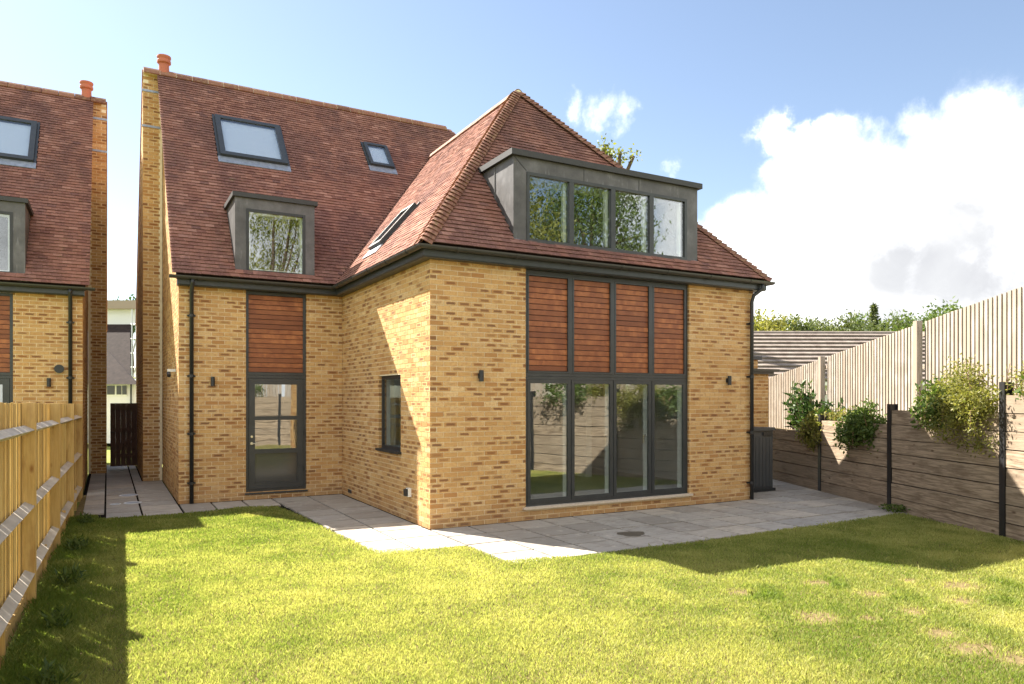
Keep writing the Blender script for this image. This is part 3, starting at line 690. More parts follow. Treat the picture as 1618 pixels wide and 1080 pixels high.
    for xa in (dx0 - .06, dx1 - .12): MB().poly([(xa, dy - .01, 4.255), (xa, dy - .13, 4.165), (xa, dy - .13, 4.180), (xa, dy - .01, 4.30)], (.18, 0, 0)).build('apron', 'lead_apron', D, T)
    rl = MB(); rl.box(dx0 + .14, dx1 - .14, dy + .2, 7.2, zt - .06, zt - .03); rl.box(dx0 - .6, dx1 + .5, 7.2, 7.23, 2.8, zt); rl.box(dx0 - .6, dx1 + .5, dy + .5, 7.2, 2.8, 2.83)
    rl.build('ceiling_lining', 'interior_plaster', D, T)
    # rooflight over the dormer
    rooflight(H, -2.0, -.58, 6.90, 7.92, 'main', T)
    # wall light, downpipe
    wall_light(H, -2.43, YF, 2.23, (0, -1), T)
    dp = part(H, 'downpipe'); MB().tube([(-2.79, YF - OV - .02, 4.06), (-2.79, YF - OV - .02, 4.0), (-2.79, YF - .07, 3.86), (-2.79, YF - .07, .01)], .036, 10).build('pipe', 'black_plastic', dp, T, smooth=True)
    for z in (.35, 1.25, 2.3, 3.4): MB().tube([(-2.79, YF - .07, z), (-2.79, YF - .07, z + .05)], .046, 10).box(-2.86, -2.72, YF - .03, YF + .001, z + .01, z + .04).build('bracket', 'black_plastic', dp, T)
    return wl, ms
def wall_light(H, x, y, z, n, T=None):
    wlt = part(H, 'wall_light'); n = V((n[0], n[1], 0)); c = V((x, y, z)); u = V((-n.y, n.x, 0))
    MB().obox(c - u * .03 + V((0, 0, -.04)), u * .06, n * .03, V((0, 0, .08))).build('bracket', 'black_plastic', wlt, T)
    MB().tube([c + n * .062 + V((0, 0, -.085)), c + n * .062 + V((0, 0, .085))], .036, 14).build('body', 'black_plastic', wlt, T)
def rooflight(H, x0, x1, y0, y1, which, T=None):
    """which: 'main' -> x along the ridge, y up the slope; 'side' -> the sunny slope, x is world Y."""
    sk = part(H, 'rooflight')
    def P(a, b, h):
        if which == 'main':
            base = V((a, b, EZ + M_ * (b - (YF - OV)))); N = V((0, -sn, cs))
        else:
            base = V((b, a, EZ + M_ * (b + OV))); N = V((-sn, 0, cs))
        return base + N * h
    def slabm(a0, a1, b0, b1, h0, h1):
        mb = MB(); c = [P(a0, b0, h0), P(a1, b0, h0), P(a1, b1, h0), P(a0, b1, h0)]; mb.poly(c, P(a0, b0, h1) - P(a0, b0, h0)); return mb
    w = .07 * (y1 - y0) / .9 + .03
    for a0, a1, b0, b1 in ((x0, x0 + w, y0, y1), (x1 - w, x1, y0, y1), (x0 + w, x1 - w, y0, y0 + w * .7), (x0 + w, x1 - w, y1 - w * .7, y1)):
        slabm(a0, a1, b0, b1, .0, .105).build('frame', 'dark_aluminium', sk, T)
    slabm(x0 + w - .005, x1 - w + .005, y0 + w * .7 - .004, y1 - w * .7 + .004, .072, .085).build('pane', 'roof_glass', sk, T)
    slabm(x0 + w - .005, x1 - w + .005, y0 + w * .7 - .004, y1 - w * .7 + .004, .005, .02).build('blind', 'blind', sk, T)
    slabm(x0 - .05, x1 + .05, y0 - .14, y0 - .002, .022, .042).build('apron', 'lead_apron', sk, T)
    for a0, a1 in ((x0 - .05, x0 - .002), (x1 + .002, x1 + .05)): slabm(a0, a1, y0 - .002, y1 + .04, .018, .05).build('flashing', 'dark_aluminium', sk, T)
def hole(x0, x1, y0, y1, e): return (x0 - .05, x1 + .05, (y0 - .14 - e) / cs + .02, (y1 + .04 - e) / cs)

def gutter(H, path, T=None, ring=0.9):
    g = part(H, 'gutter'); r = .058; prof = [(r * math.cos(a), r * math.sin(a)) for a in [math.pi + k * math.pi / 8 for k in range(9)]] + [(r - .008, 0.0)] + [((r - .008) * math.cos(a), (r - .008) * math.sin(a)) for a in [2 * math.pi - k * math.pi / 8 for k in range(1, 8)]] + [(-r + .008, 0)]
    MB().sweep([(a + .065, z + 4.115) for a, z in prof], path).build('trough', 'gutter_metal', g, T, smooth=False)
    for k in range(len(path) - 1):
        a, b = V(path[k]), V(path[k + 1]); d = b - a; n = max(1, int(d.length / ring)); nn = V((d.y, -d.x, 0)).normalized()
        for i in range(n):
            c = a + d * ((i + .5) / n); e = d.normalized() * .025
            rp = [(.065 + (r + .008) * math.cos(t), 4.115 + (r + .008) * math.sin(t)) for t in [math.pi + q * math.pi / 8 for q in range(9)]] + [(.065 + r - .002, 4.118), (.065 - r + .002, 4.118)]
            MB().sweep(rp, [c - e, c + e]).build('bracket', 'gutter_metal', g, T)
    return g

def main_house():
    H = thing('detached_house', 'yellow brick house with red tiled roof, wide zinc dormer and tall glazed doors', 'house', (3.3, 3.3, 0))
    wl, ms = wing(H, None, 0.0)
    # projecting wing brickwork
    door = (1.62, 5.02, .17, 3.96)
    ms.wall((0, 0, 0), (1, 0, 0), (0, -1, 0), HW, 3.98, [door], 0)
    win = (1.22, 2.30, 1.02, 2.30)
    ms.wall((0, 0, 0), (0, 1, 0), (-1, 0, 0), YF - .0, 3.98, [win], 1)
    ms.wall((HW, 0, 0), (0, 1, 0), (1, 0, 0), 5.0, 3.98, [], 1)
    cm = MB(); core(cm, (0, 0, 0), (1, 0, 0), (0, -1, 0), HW, 3.98, [door]); core(cm, (0, 0, 0), (0, 1, 0), (-1, 0, 0), YF, 3.98, [win], u0=.28, u1=YF + .006); core(cm, (HW, 0, 0), (0, 1, 0), (1, 0, 0), 5.0, 3.98, [], u0=.28)
    cm.box(HW - .3, 8.7, 4.95, 5.2, 0, 3.98)
    cm.box(-3.3, 8.7, 13.4, 13.6, 0, 3.98); cm.box(8.5, 8.7, 5.2, 13.4, 0, 3.98)
    cm.build('mortar_bed', 'mortar', wl)
    ms.emit(wl, None, 300)
    # ---- roof
    rf = part(H, 'roof'); tl = Tiling()
    e = YF - OV; rise = RIDGE_Z - EZ
    # main front slope, left of the valley
    holes = [hole(-2.0, -.58, 6.90, 7.92, e), hole(1.46, 2.06, 7.27, 7.88, e), (-2.04, -.56, (YF - .03 - e) / cs - .02, ((5.70 - EZ) / M_) / cs + .05)]
    vx = lambda s: -OV + s * cs if s * sn < APEX.z - EZ else 99
    tl.slope((0, e, EZ), (1, 0, 0), (0, cs, sn), (0, -sn, cs), sl_len(rise), lambda s: -3.12, lambda s: min(vx(s), 8.87 - s * cs), holes)
    # sunny side slope of the projecting wing (hip at the low-Y end, valley at the other)
    sh = [(2.88 - .05, 3.55 + .05, (.28 + OV - .14) / cs, (.97 + OV + .04) / cs)]
    tl.slope((-OV, 0, EZ), (0, 1, 0), (cs, 0, sn), (-sn, 0, cs), sl_len(APEX.z - EZ), lambda s: -OV + s * cs, lambda s: e + s * cs, sh, .0225)
    dz0 = 4.36; dy = .04
    fh = [(1.42, 5.25, (dy + OV) / cs - .03, ((5.74 - EZ) / M_) / cs + .05)]
    tl.slope((0, -OV, EZ), (1, 0, 0), (0, cs, sn), (0, -sn, cs), sl_len(APEX.z - EZ), lambda s: -OV + s * cs, lambda s: HW + OV - s * cs, fh)
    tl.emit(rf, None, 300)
    dk = MB(); dn = -.03
    dk.poly([(-3.05, e + .03, EZ - .03), (8.8, e + .03, EZ - .03), (4.2, RIDGE_Y, RIDGE_Z - .03), (-3.05, RIDGE_Y, RIDGE_Z - .03)], (0, .04, -.06))
    dk.poly([(-OV + .03, -OV + .03, EZ - .02), (-OV + .03, e, EZ - .02), (APEX.x, 7.9, APEX.z - .04), (APEX.x, APEX.y, APEX.z - .04)], (.04, 0, -.06))
    dk.poly([(-OV + .03, -OV + .03, EZ - .02), (HW + OV - .03, -OV + .03, EZ - .02), (APEX.x, APEX.y, APEX.z - .04)], (0, .04, -.06))
    dk.build('underlay', 'roof_underlay', rf)
    bk = MB(); bk.poly([(HW + OV, -OV, EZ + .01), (HW + OV, e, EZ + .01), (APEX.x, 7.9, APEX.z), (APEX.x, APEX.y, APEX.z)], (-.04, 0, -.06)); bk.build('far_slope', 'roof_tile', rf)
    bk = MB(); bk.poly([(-3.43, 13.55, EZ - .1), (8.9, 13.55, EZ - .1), (4.2, RIDGE_Y + .02, RIDGE_Z), (-3.43, RIDGE_Y + .02, RIDGE_Z)], (0, -.04, -.06)); bk.build('far_slope', 'roof_tile', rf)
    bk = MB(); bk.poly([(8.9, e, EZ), (8.9, 13.55, EZ), (4.2, RIDGE_Y, RIDGE_Z)], (-.05, 0, -.05)); bk.build('far_slope', 'roof_tile', rf)
    # ridge tiles
    def ridge(a, b, n):
        a, b = V(a), V(b); d = (b - a) / n; L = d.length - .012; u = d.normalized(); w = u.cross(V((0, 0, 1))).normalized()
        prof = [(-.155, -.13), (-.10, -.035), (-.05, .015), (0, .03), (.05, .015), (.10, -.035), (.155, -.13)]
        mb = MB(); pts = [w * p + V((0, 0, q)) for p, q in prof] + [w * (p * .88) + V((0, 0, q - .018)) for p, q in reversed(prof)]
        mb.poly(pts, u * L); me = mb.mesh('ridge_tile', 'ridge_clay')
        MB().poly([w * (p * .93) + V((0, 0, q - .006)) + a for p, q in prof], b - a).build('ridge_mortar', 'mortar', rf)
        for k in range(n): o = bpy.data.objects.new('ridge_tile', me); o.location = a + d * k + V((0, 0, random.uniform(-.003, .004))); link(o, rf)
    ridge((-3.40, RIDGE_Y, RIDGE_Z + .03), (4.2, RIDGE_Y, RIDGE_Z + .03), 22)
    ridge((APEX.x, APEX.y - .1, APEX.z + .03), (APEX.x, 7.8, APEX.z + .03), 14)
    # bonnet hips
    def bonnet(a, b, n):
        a, b = V(a), V(b); d = (b - a) / n; u = d.normalized(); w = u.cross(V((0, 0, 1))).normalized(); up = w.cross(u).normalized(); L = d.length + .05
        mb = MB(); m = 8; rows = []
        for s, wd, hh in ((0, .145, .055), (L, .125, .012)):
            rows.append([u * s + w * (wd * t) + up * (hh * (1 - .25 * abs(t)) - .105 * abs(t) ** 1.35 * (wd / .17)) for t in [-1 + 2 * k / m for k in range(m + 1)]])
        for k in range(m):
            p = (rows[0][k], rows[0][k + 1], rows[1][k + 1], rows[1][k]); mb.quad(*p); q = [x - up * .014 for x in p]; mb.quad(q[0], q[1], p[1], p[0])
        me = mb.mesh('bonnet_tile', 'ridge_clay')
        for k in range(n): o = bpy.data.objects.new('bonnet_tile', me); o.location = a + d * k + up * random.uniform(0, .006); link(o, rf)
    bonnet((-OV - .02, -OV - .02, EZ + .0), (APEX.x - .06, APEX.y - .06, APEX.z), 54)
    bonnet((HW + OV + .02, -OV - .02, EZ + .0), (APEX.x + .06, APEX.y - .06, APEX.z), 54)
    # eaves
    pth = [(-3.17, YF - OV + .04, 0), (-OV + .04, YF - OV + .04, 0), (-OV + .04, -OV + .04, 0), (HW + OV - .04, -OV + .04, 0), (HW + OV - .04, 4.4, 0)]
    ins = [(LX - .03, YF, 0), (0, YF, 0), (0, 0, 0), (HW, 0, 0), (HW, 4.5, 0)]
    MB().sweep([(-.05, 3.955), (.15, 3.955), (.165, 3.975), (.165, 4.10), (-.05, 4.10)], ins).build('fascia', 'dark_aluminium', H)
    gutter(H, pth)
    # ---- small rooflights
    rooflight(H, 1.46, 2.06, 7.27, 7.88, 'main'); rooflight(H, 2.88, 3.55, .28, .97, 'side')
    # ---- tall glazed doors with board panels over
    x0, x1 = 1.62, 5.02; yb = .045; mull = [1.62, 2.50, 3.355, 4.185, 5.02]; ZM = 2.27
    bf = part(H, 'folding_door'); pn = part(H, 'timber_panel')
    mb = MB(); frame_rect(mb, x0, x1, .21, ZM, yb, yb + .08, .05)
    for m in mull[1:-1]: mb.box(m - .008, m + .008, yb + .002, yb + .078, .26, ZM - .05)
    mb.build('frame', 'dark_aluminium', bf)
    mb = MB(); frame_rect(mb, x0, x1, ZM + .004, 3.95, yb, yb + .08, .05)
    for m in mull[1:-1]: mb.box(m - .03, m + .03, yb - .004, yb + .078, ZM + .054, 3.90)
    mb.build('frame', 'dark_aluminium', pn)
    for i in range(4):
        a = mull[i] + (.05 if i == 0 else .008); b = mull[i + 1] - (.05 if i == 3 else .008)
        lf = MB(); frame_rect(lf, a + .002, b - .002, .262, ZM - .052, yb - .008, yb + .035, .058); lf.build('leaf', 'dark_aluminium', bf)
        li = MB(); frame_rect(li, a + .002, b - .002, .262, ZM - .052, yb + .0355, yb + .17, .04); li.build('inner_leaf', 'white_paint', bf)
        box('pane', 'glass', bf, a + .055, b - .055, yb + .01, yb + .028, .315, ZM - .105)
        if i in (1, 2): MB().tube([(b - .043, yb + .10, 1.28), (b - .085, yb + .10, 1.28), (b - .085, yb + .10, 1.13)], .012, 8).build('handle', 'steel', bf)
        a = mull[i] + (.05 if i == 0 else .03); b = mull[i + 1] - (.05 if i == 3 else .03)
        ff = MB(); frame_rect(ff, a + .002, b - .002, ZM + .056, 3.898, yb - .008, yb + .07, .028); ff.build('leaf', 'dark_aluminium', pn)
        boards(pn, a + .03, b - .03, ZM + .084, 3.87, 17, yb + .03)
        box('backing', 'dark_aluminium', pn, a + .02, b - .02, yb + .045, yb + .06, ZM + .07, 3.885)
    MB().box(x0 - .06, x1 + .05, -.05, .12, .172, .207).build('sill', 'sill_stone', H)
    # ---- big dormer
    D = part(H, 'dormer'); dx0, dx1, zt = 1.42, 5.25, 5.72; wx0, wx1, wz0, wz1 = 1.66, 4.99, 4.40, 5.50
    bkz = lambda z: (z - EZ) / M_ - OV
    fr = MB(); fr.box(dx0, wx0, dy, dy + .18, dz0, zt); fr.box(wx1, dx1, dy, dy + .18, dz0, zt); fr.box(wx0, wx1, dy, dy + .18, wz1, zt); fr.box(wx0, wx1, dy, dy + .18, dz0 - .03, wz0)
    fr.build('surround', 'lead_sheet', D)
    MB().poly([(dx0 - .003, dy - .004, zt - .0), (dx0 + .012, dy - .004, zt), (wx0 - .0, dy - .004, wz1 + .02), (wx0 - .012, dy - .004, wz1 + .01)], (0, .006, 0)).build('seam', 'dark_cap', D)
    for x in (2.75, 3.9): MB().box(x, x + .008, dy - .005, dy + .002, wz1 + .005, zt - .01).build('seam', 'dark_cap', D)
    for xa in (dx0 + .002, dx1 - .122):
        MB().poly([(xa, dy + .18, 4.5), (xa, dy + .18, zt), (xa, bkz(zt) + .1, zt)], (.12, 0, 0)).build('cheek', 'lead_sheet', D)
    MB().tube([(dx0 - .002, dy + .62, 5.1), (dx0 - .002, dy + .62, zt - .01)], .012, 6).build('seam', 'lead_sheet', D)
    MB().box(dx0 - .06, dx1 + .07, dy - .06, bkz(zt) + .14, zt + .002, zt + .095).build('cap', 'dark_cap', D)
    wf = MB(); frame_rect(wf, wx0, wx1, wz0, wz1, dy - .014, dy + .09, .05)
    wm = [wx0, 2.505, 3.35, 4.18, wx1]
    for m in wm[1:-1]: wf.box(m - .045, m + .045, dy - .012, dy + .088, wz0 + .05, wz1 - .05)
    wf.build('window_frame', 'dark_aluminium', D)
    for i in range(4):
        a = wm[i] + .045; b = wm[i + 1] - .04
        box('pane', 'glass', D, a, b, dy + .02, dy + .04, wz0 + .045, wz1 - .045)
        box('inner_lining', 'white_paint', D, b - .06, b - .006, dy + .092, dy + .15, wz0 + .06, wz1 - .06)
    MB().box(wx0 - .05, wx1 + .05, dy - .06, dy + .02, wz0 - .045, wz0 - .001).build('sill', 'dark_aluminium', D)
    for xa in (dx0 - .09, dx1 - .1): MB().poly([(xa, dy - .005, dz0 - .02), (xa, dy - .15, dz0 - .15), (xa, dy - .15, dz0 - .13), (xa, dy - .005, dz0 + .06)], (.2, 0, 0)).build('apron', 'lead_apron', D)
    rl = MB(); rl.box(dx0 + .15, dx1 - .15, dy + .25, 3.6, zt - .08, zt - .05); rl.box(dx0 + .1, dx1 - .1, 3.6, 3.63, 2.85, zt); rl.box(dx0 + .1, dx1 - .1, .4, 3.6, 2.85, 2.88)
    rl.build('ceiling_lining', 'interior_plaster', D)
    # ---- side window
    sw = part(H, 'window'); y0, y1, z0, z1 = 1.22, 2.30, 1.06, 2.30; xb = .05
    fr = MB(); fr.box(xb, xb + .07, y0, y0 + .055, z0, z1).box(xb, xb + .07, y1 - .055, y1, z0, z1).box(xb, xb + .07, y0 + .055, y1 - .055, z0, z0 + .055).box(xb, xb + .07, y0 + .055, y1 - .055, z1 - .055, z1)
    fr.build('frame', 'black_plastic', sw)
    box('pane', 'glass', sw, xb + .02, xb + .04, y0 + .05, y1 - .05, z0 + .05, z1 - .05)
    fr = MB(); fr.box(xb + .071, xb + .14, y0 + .005, y0 + .06, z0, z1).box(xb + .071, xb + .14, y1 - .06, y1 - .005, z0, z1); fr.build('inner_lining', 'white_paint', sw)
    box('sill', 'black_plastic', sw, -.055, xb + .03, y0 - .03, y1 + .03, z0 - .042, z0 - .001)
    box('inner_sill', 'white_paint', sw, .14, .40, y0 - .05, y1 + .05, z0 - .02, z0 + .02)
    # ---- rooms behind the glass
    rm = part(H, 'room'); lx = MB()
    lx.box(.29, .31, 2.32, 7.6, .12, 2.5).box(.29, .31, .3, 1.2, .12, 2.5).box(.29, .31, 1.2, 2.32, .12, 1.0).box(.29, .31, 1.2, 2.32, 2.32, 2.5)
    lx.box(HW - .31, HW - .29, .3, 7.6, .12, 2.5).box(.3, HW - .3, 7.6, 7.62, .12, 2.5).box(.3, HW - .3, .14, 7.62, 2.5, 2.53)
    lx.box(5.0, 5.15, 3.2, 7.6, .12, 2.5); lx.build('plaster', 'interior_plaster', rm)
    box('floor', 'interior_floor', rm, .3, HW - .3, .13, 7.6, .14, .2)
    for s in (0,): MB().box(4.985, 4.998, 3.2, 7.6, .2, .32).build('skirting', 'white_paint', rm)
    # ---- fittings on the walls
    wall_light(H, .81, 0, 2.26, (0, -1)); wall_light(H, 5.95, 0, 2.25, (0, -1))
    sk = part(H, 'wall_socket'); MB().box(-.05, .001, .75, .86, .39, .52).build('case', 'white_paint', sk); MB().box(-.09, -.051, .765, .855, .40, .51).build('cover', 'black_plastic', sk)
    av = part(H, 'air_brick'); MB().box(-.006, .0, 3.92, 4.14, .075, .145).build('plate', 'lead_sheet', av)
    for k in range(5): MB().box(-.010, -.0061, 3.94 + k * .04, 3.965 + k * .04, .085, .135).build('slot', 'black_plastic', av)
    cm2 = part(H, 'security_camera'); MB().box(LX - .14, LX, 5.2, 5.28, 2.42, 2.47).build('arm', 'white_paint', cm2); MB().tube([(LX - .12, 5.24, 2.40), (LX - .12, 5.14, 2.34)], .035, 12).build('lens_housing', 'black_plastic', cm2)
    dp = part(H, 'downpipe'); xx = 6.52
    MB().tube([(xx + .12, -OV - .02, 4.06), (xx + .12, -OV - .02, 3.98), (xx + .02, -.10, 3.86), (xx, -.07, 3.74), (xx, -.07, .01)], .036, 10).build('pipe', 'black_plastic', dp, smooth=True)
    for z in (.3, 1.25, 2.3, 3.3): MB().tube([(xx, -.07, z), (xx, -.07, z + .05)], .046, 10).box(xx - .07, xx + .07, -.03, .001, z + .01, z + .04).build('bracket', 'black_plastic', dp)
    return H
HOUSE = main_house()

def neighbour():
    H = thing('detached_house', 'orange brick house with tiled roof behind the left garden fence, mostly cut off', 'house', (-6.0, 9.5, 0))
    wl, ms = wing(H, MIR, 1.2)
    ms.emit(wl, MIR, 300, seen=lambda c: c.z > 1.85)
    rf = part(H, 'roof'); tl = Tiling(); e = YF - OV; rise = RIDGE_Z - EZ
    holes = [hole(-2.0, -.58, 6.90, 7.92, e), (-2.04, -.56, (YF - .03 - e) / cs - .02, ((5.70 - EZ) / M_) / cs + .05)]
    tl.slope((0, e, EZ), (1, 0, 0), (0, cs, sn), (0, -sn, cs), sl_len(rise), lambda s: -3.12, lambda s: 1.2, holes)
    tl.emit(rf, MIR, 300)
    dk = MB(); dk.poly([(-3.05, e + .03, EZ - .03), (1.2, e + .03, EZ - .03), (1.2, RIDGE_Y, RIDGE_Z - .03), (-3.05, RIDGE_Y, RIDGE_Z - .03)], (0, .04, -.06)); dk.build('underlay', 'roof_underlay', rf, MIR)
    bk = MB(); bk.poly([(-3.43, 13.55, EZ - .1), (1.2, 13.55, EZ - .1), (1.2, RIDGE_Y + .02, RIDGE_Z), (-3.43, RIDGE_Y + .02, RIDGE_Z)], (0, -.04, -.06)); bk.build('far_slope', 'roof_tile', rf, MIR)
    n = 14
    for k in range(n):
        a = V((-3.40 + k * .345, RIDGE_Y, RIDGE_Z + .03)); prof = [(-.155, -.13), (-.10, -.035), (-.05, .015), (0, .03), (.05, .015), (.10, -.035), (.155, -.13)]
        MB().poly([a + V((0, p, q)) for p, q in prof] + [a + V((0, p * .88, q - .018)) for p, q in reversed(prof)], (.334, 0, 0)).build('ridge_tile', 'ridge_clay', rf, MIR)
    # sweep must run the other way round for the mirror image, so the mirrored run is built straight in place
    MB().sweep([(-.05, 3.955), (.15, 3.955), (.165, 3.975), (.165, 4.10), (-.05, 4.10)], [(LX - .03, YF, 0), (1.2, YF, 0)]).build('fascia', 'dark_aluminium', H, MIR)
    gutter(H, [(-3.22, YF - OV + .04, 0), (1.2, YF - OV + .04, 0)], MIR)
    al = part(H, 'alarm_box'); MB().tube([(-2.60, YF, 2.50), (-2.60, YF - .06, 2.50)], .085, 16).build('dome', 'black_plastic', al, MIR)
    box('end_wall', 'interior_plaster', H, 1.2, 1.3, YF, 13.4, 0, 3.95, MIR)
    return H
neighbour()

# ------------------------------------------------------------------ inside the kitchen
kc = thing('kitchen_cabinet', 'grey kitchen island unit with pale worktop, seen through the glazed doors', 'cabinet', (3.3, 4.2, .2))
box('carcass', 'cabinet_grey', kc, 2.2, 4.0, 4.0, 4.7, .28, 1.08); box('worktop', 'worktop', kc, 2.15, 4.05, 3.95, 4.75, 1.082, 1.12); box('plinth', 'black_plastic', kc, 2.25, 3.95, 4.05, 4.65, .2, .28)
for k in range(3): MB().box(2.22 + k * .6, 2.80 + k * .6, 3.98, 3.998, .30, 1.06).build('cabinet_door', 'cabinet_grey', kc)
for k, (x, l) in enumerate(((3.62, 'gold canister on the kitchen worktop, left one of the pair'), (3.80, 'gold canister on the kitchen worktop, right one of the pair'))):
    MB().lathe((x, 4.1, 1.121), [(.05, 0), (.055, .01), (.055, .17), (.045, .19), (.02, .2)], 16).build('canister', 'gold', None, label=l, category='canister', group='gold canisters in the kitchen')

# ------------------------------------------------------------------ plants
def rand_dirs(n):
    v = rng.normal(size=(n, 3)); return v / np.linalg.norm(v, axis=1, keepdims=True)
def leaf_mesh(name, C, size, m, aspect=.45, up=.3, droop=None, tint=None, spread=.3):
    k = len(C); d = rand_dirs(k); d[:, 2] += up; 
    if droop is not None: d += np.array(droop)
    d /= np.linalg.norm(d, axis=1, keepdims=True); s = np.cross(d, rand_dirs(k)); s /= np.linalg.norm(s, axis=1, keepdims=True) + 1e-9; nn = np.cross(d, s)
    L = size * rng.uniform(.6, 1.3, k)[:, None]; w = L * aspect
    P = np.stack([C, C + d * L * .45 + s * w * .5 + nn * w * .15, C + d * L, C + d * L * .45 - s * w * .5 + nn * w * .15], 1)
    t = np.clip((rng.normal(.45, .25, k) if tint is None else tint + rng.normal(0, .18, k)), 0, 1)
    return tri_mesh(name, P, t, m, 4)
def blob(n, c, r, shell=.55):
    d = rand_dirs(n); q = (shell + (1 - shell) * rng.random(n)) ** .6; return np.array(c) + d * q[:, None] * np.array(r)
def clumps(n, centers, per, rad):
    out = []
    for c in centers: out.append(np.array(c) + rng.normal(size=(per, 3)) * rad)
    return np.concatenate(out)
def plant(name, label, cat, base, stems, leafC, size, m, group=None, aspect=.45, up=.3, droop=None, leafname='foliage', tint=None):
    o = thing(name, label, cat, base, group)
    for st in stems: MB().tube(st, [.010] + [.007] * (len(st) - 2) + [.003], 5).build('stem', 'stem', o)
    link(bpy.data.objects.new(leafname, leaf_mesh(leafname, leafC, size, m, aspect, up, droop, tint)), o)
    return o
def wp(along, off, z):                                        # along the retaining wall from its far post, off behind its face
    q = P0 + WDIR * along - WN * off; return V((q.x, q.y, z))
POSTS = [-2.2, 2.08, 4.49, 7.10, 9.6]
def shrub(name, label, along, off, z, r, n, size, m, group='plants spilling over the sleeper wall', dens=22, strands=14, **kw):
    c = wp(along, off, z); ax = np.array([WDIR, WN, V((0, 0, 1))])
    cen = blob(dens, (0, 0, 0), r, .25); cen[:, 2] -= np.abs(cen[:, 0]) * .25 - .05; cen = cen * rng.uniform(.7, 1.25, (dens, 1)) @ ax + np.array(c)
    L = [clumps(n, cen, n // dens, .05 + .09 * min(r))]
    base = wp(along, max(off, .3), z - r[2] * .3); st = [[base + V((random.uniform(-.1, .1), random.uniform(-.1, .1), -.1)), (base + V(q)) / 2 + V((0, 0, .08)), V(q)] for q in cen[:14]]
    for k in range(strands):                                  # loose shoots: some arch up, some trail down the boards
        a0 = random.uniform(-.9, .9) * r[0]; s0 = c + WDIR * a0 + WN * random.uniform(-.3, .6) * r[1] + V((0, 0, r[2] * random.uniform(-.2, .5))); hang = random.random() < .6
        ln = random.uniform(.25, .6) * (r[2] + .25); dx = WDIR * random.uniform(-.5, .5) * ln
        e = s0 + dx + WN * (.12 if hang else random.uniform(-.1, .1)) + V((0, 0, -ln if hang else ln * .8)); mid = s0.lerp(e, .45) + WN * .05 + V((0, 0, .08)); st.append([s0, mid, e])
        for q in range(int(22 * ln / .3)):
            t = random.random(); p = s0.lerp(mid, t * 2) if t < .5 else mid.lerp(e, t * 2 - 1); L.append(np.array([[p.x + random.gauss(0, .022), p.y + random.gauss(0, .022), p.z + random.gauss(0, .022)]]))
    return plant(name, label, 'plant', base, st, np.concatenate(L), size, m, group, **kw)

# ------------------------------------------------------------------ sleeper retaining wall
rw = thing('retaining_wall', 'retaining wall of weathered horizontal sleepers between black steel posts', 'wall', wp(4, .1, 0))
pts = [V((x, y, 0)) for x, y in back_wall]; nb = [5, 6, 7, 8, 8, 8, 8, 8]; BH = .2535
for i in range(len(pts) - 1):
    a, b = pts[i], pts[i + 1]; d = (b - a).normalized(); n = V((d.y, -d.x, 0));
    if n.dot(WN) < 0 and i < 4: n = -n
    if i >= 4:
        ctr = V((0, -5, 0)); n = n if n.dot(ctr - a) > 0 else -n
    for k in range(nb[i]):
        j = random.uniform(-.008, .008); g = random.uniform(.006, .014)
        mb = MB(); o = a + d * .045 - n * (.10) + V((0, 0, k * BH - .06 + g)); L = (b - a).length - .09
        # slightly waney top edge
        e = [0, .25, .5, .75, 1]; hs = [BH - g - random.uniform(0, .008) for _ in e]; i0 = len(mb.v)
        for t_, h in zip(e, hs):
            for p in (n * (.10 + j), n * 0.0):
                mb.v += [tuple(o + d * (L * t_) + p), tuple(o + d * (L * t_) + p + V((0, 0, h)))]
        for q in range(4):
            s0, s1 = i0 + q * 4, i0 + q * 4 + 4; u0, u1 = e[q] * L, e[q + 1] * L
            for f_, uv in (((s0, s1, s1 + 1, s0 + 1), ((u0, 0), (u1, 0), (u1, .25), (u0, .25))), ((s0 + 1, s1 + 1, s1 + 3, s0 + 3), ((u0, .25), (u1, .25), (u1, .35), (u0, .35))), ((s0 + 2, s0 + 3, s1 + 3, s1 + 2), ((u0, 0), (u0, .2), (u1, .2), (u1, 0)))):
                mb.f.append(f_); mb.uv += uv
        mb.f += [(i0, i0 + 1, i0 + 3, i0 + 2), (i0 + 16, i0 + 18, i0 + 19, i0 + 17)]; mb.uv += [(0, 0)] * 8
        mb.build('sleeper', 'sleeper', rw)
hts = [1.3, 1.58, 1.82, 2.15, 2.1, 2.1, 2.1, 2.1, 2.1]
for i, p in enumerate(pts):
    d = (pts[min(i + 1, len(pts) - 1)] - pts[max(i - 1, 0)]).normalized(); n = V((d.y, -d.x, 0)); 
    if n.dot(V((0, -5, 0)) - p) < 0: n = -n
    mb = MB(); o = p - d * .05 + V((0, 0, -.08))
    mb.obox(o - n * .12, d * .1, n * .012, V((0, 0, hts[i] + .08))); mb.obox(o + n * .012, d * .1, n * .012, V((0, 0, hts[i] + .08))); mb.obox(o + d * .044 - n * .108, d * .012, n * .12, V((0, 0, hts[i] + .078)))
    mb.build('post', 'black_steel', rw)
# raised bed behind it
bed = MB()
for i in range(len(pts) - 1):
    a, b = pts[i], pts[i + 1]; d = (b - a).normalized(); n = V((d.y, -d.x, 0)); n = n if n.dot(V((0, -5, 0)) - a) > 0 else -n
    h = nb[i] * BH - .14; bed.poly([a - n * .13, b - n * .13, b - n * 3.2, a - n * 3.2], (0, 0, h))
bed.build('flower_bed', 'soil', kind='structure')
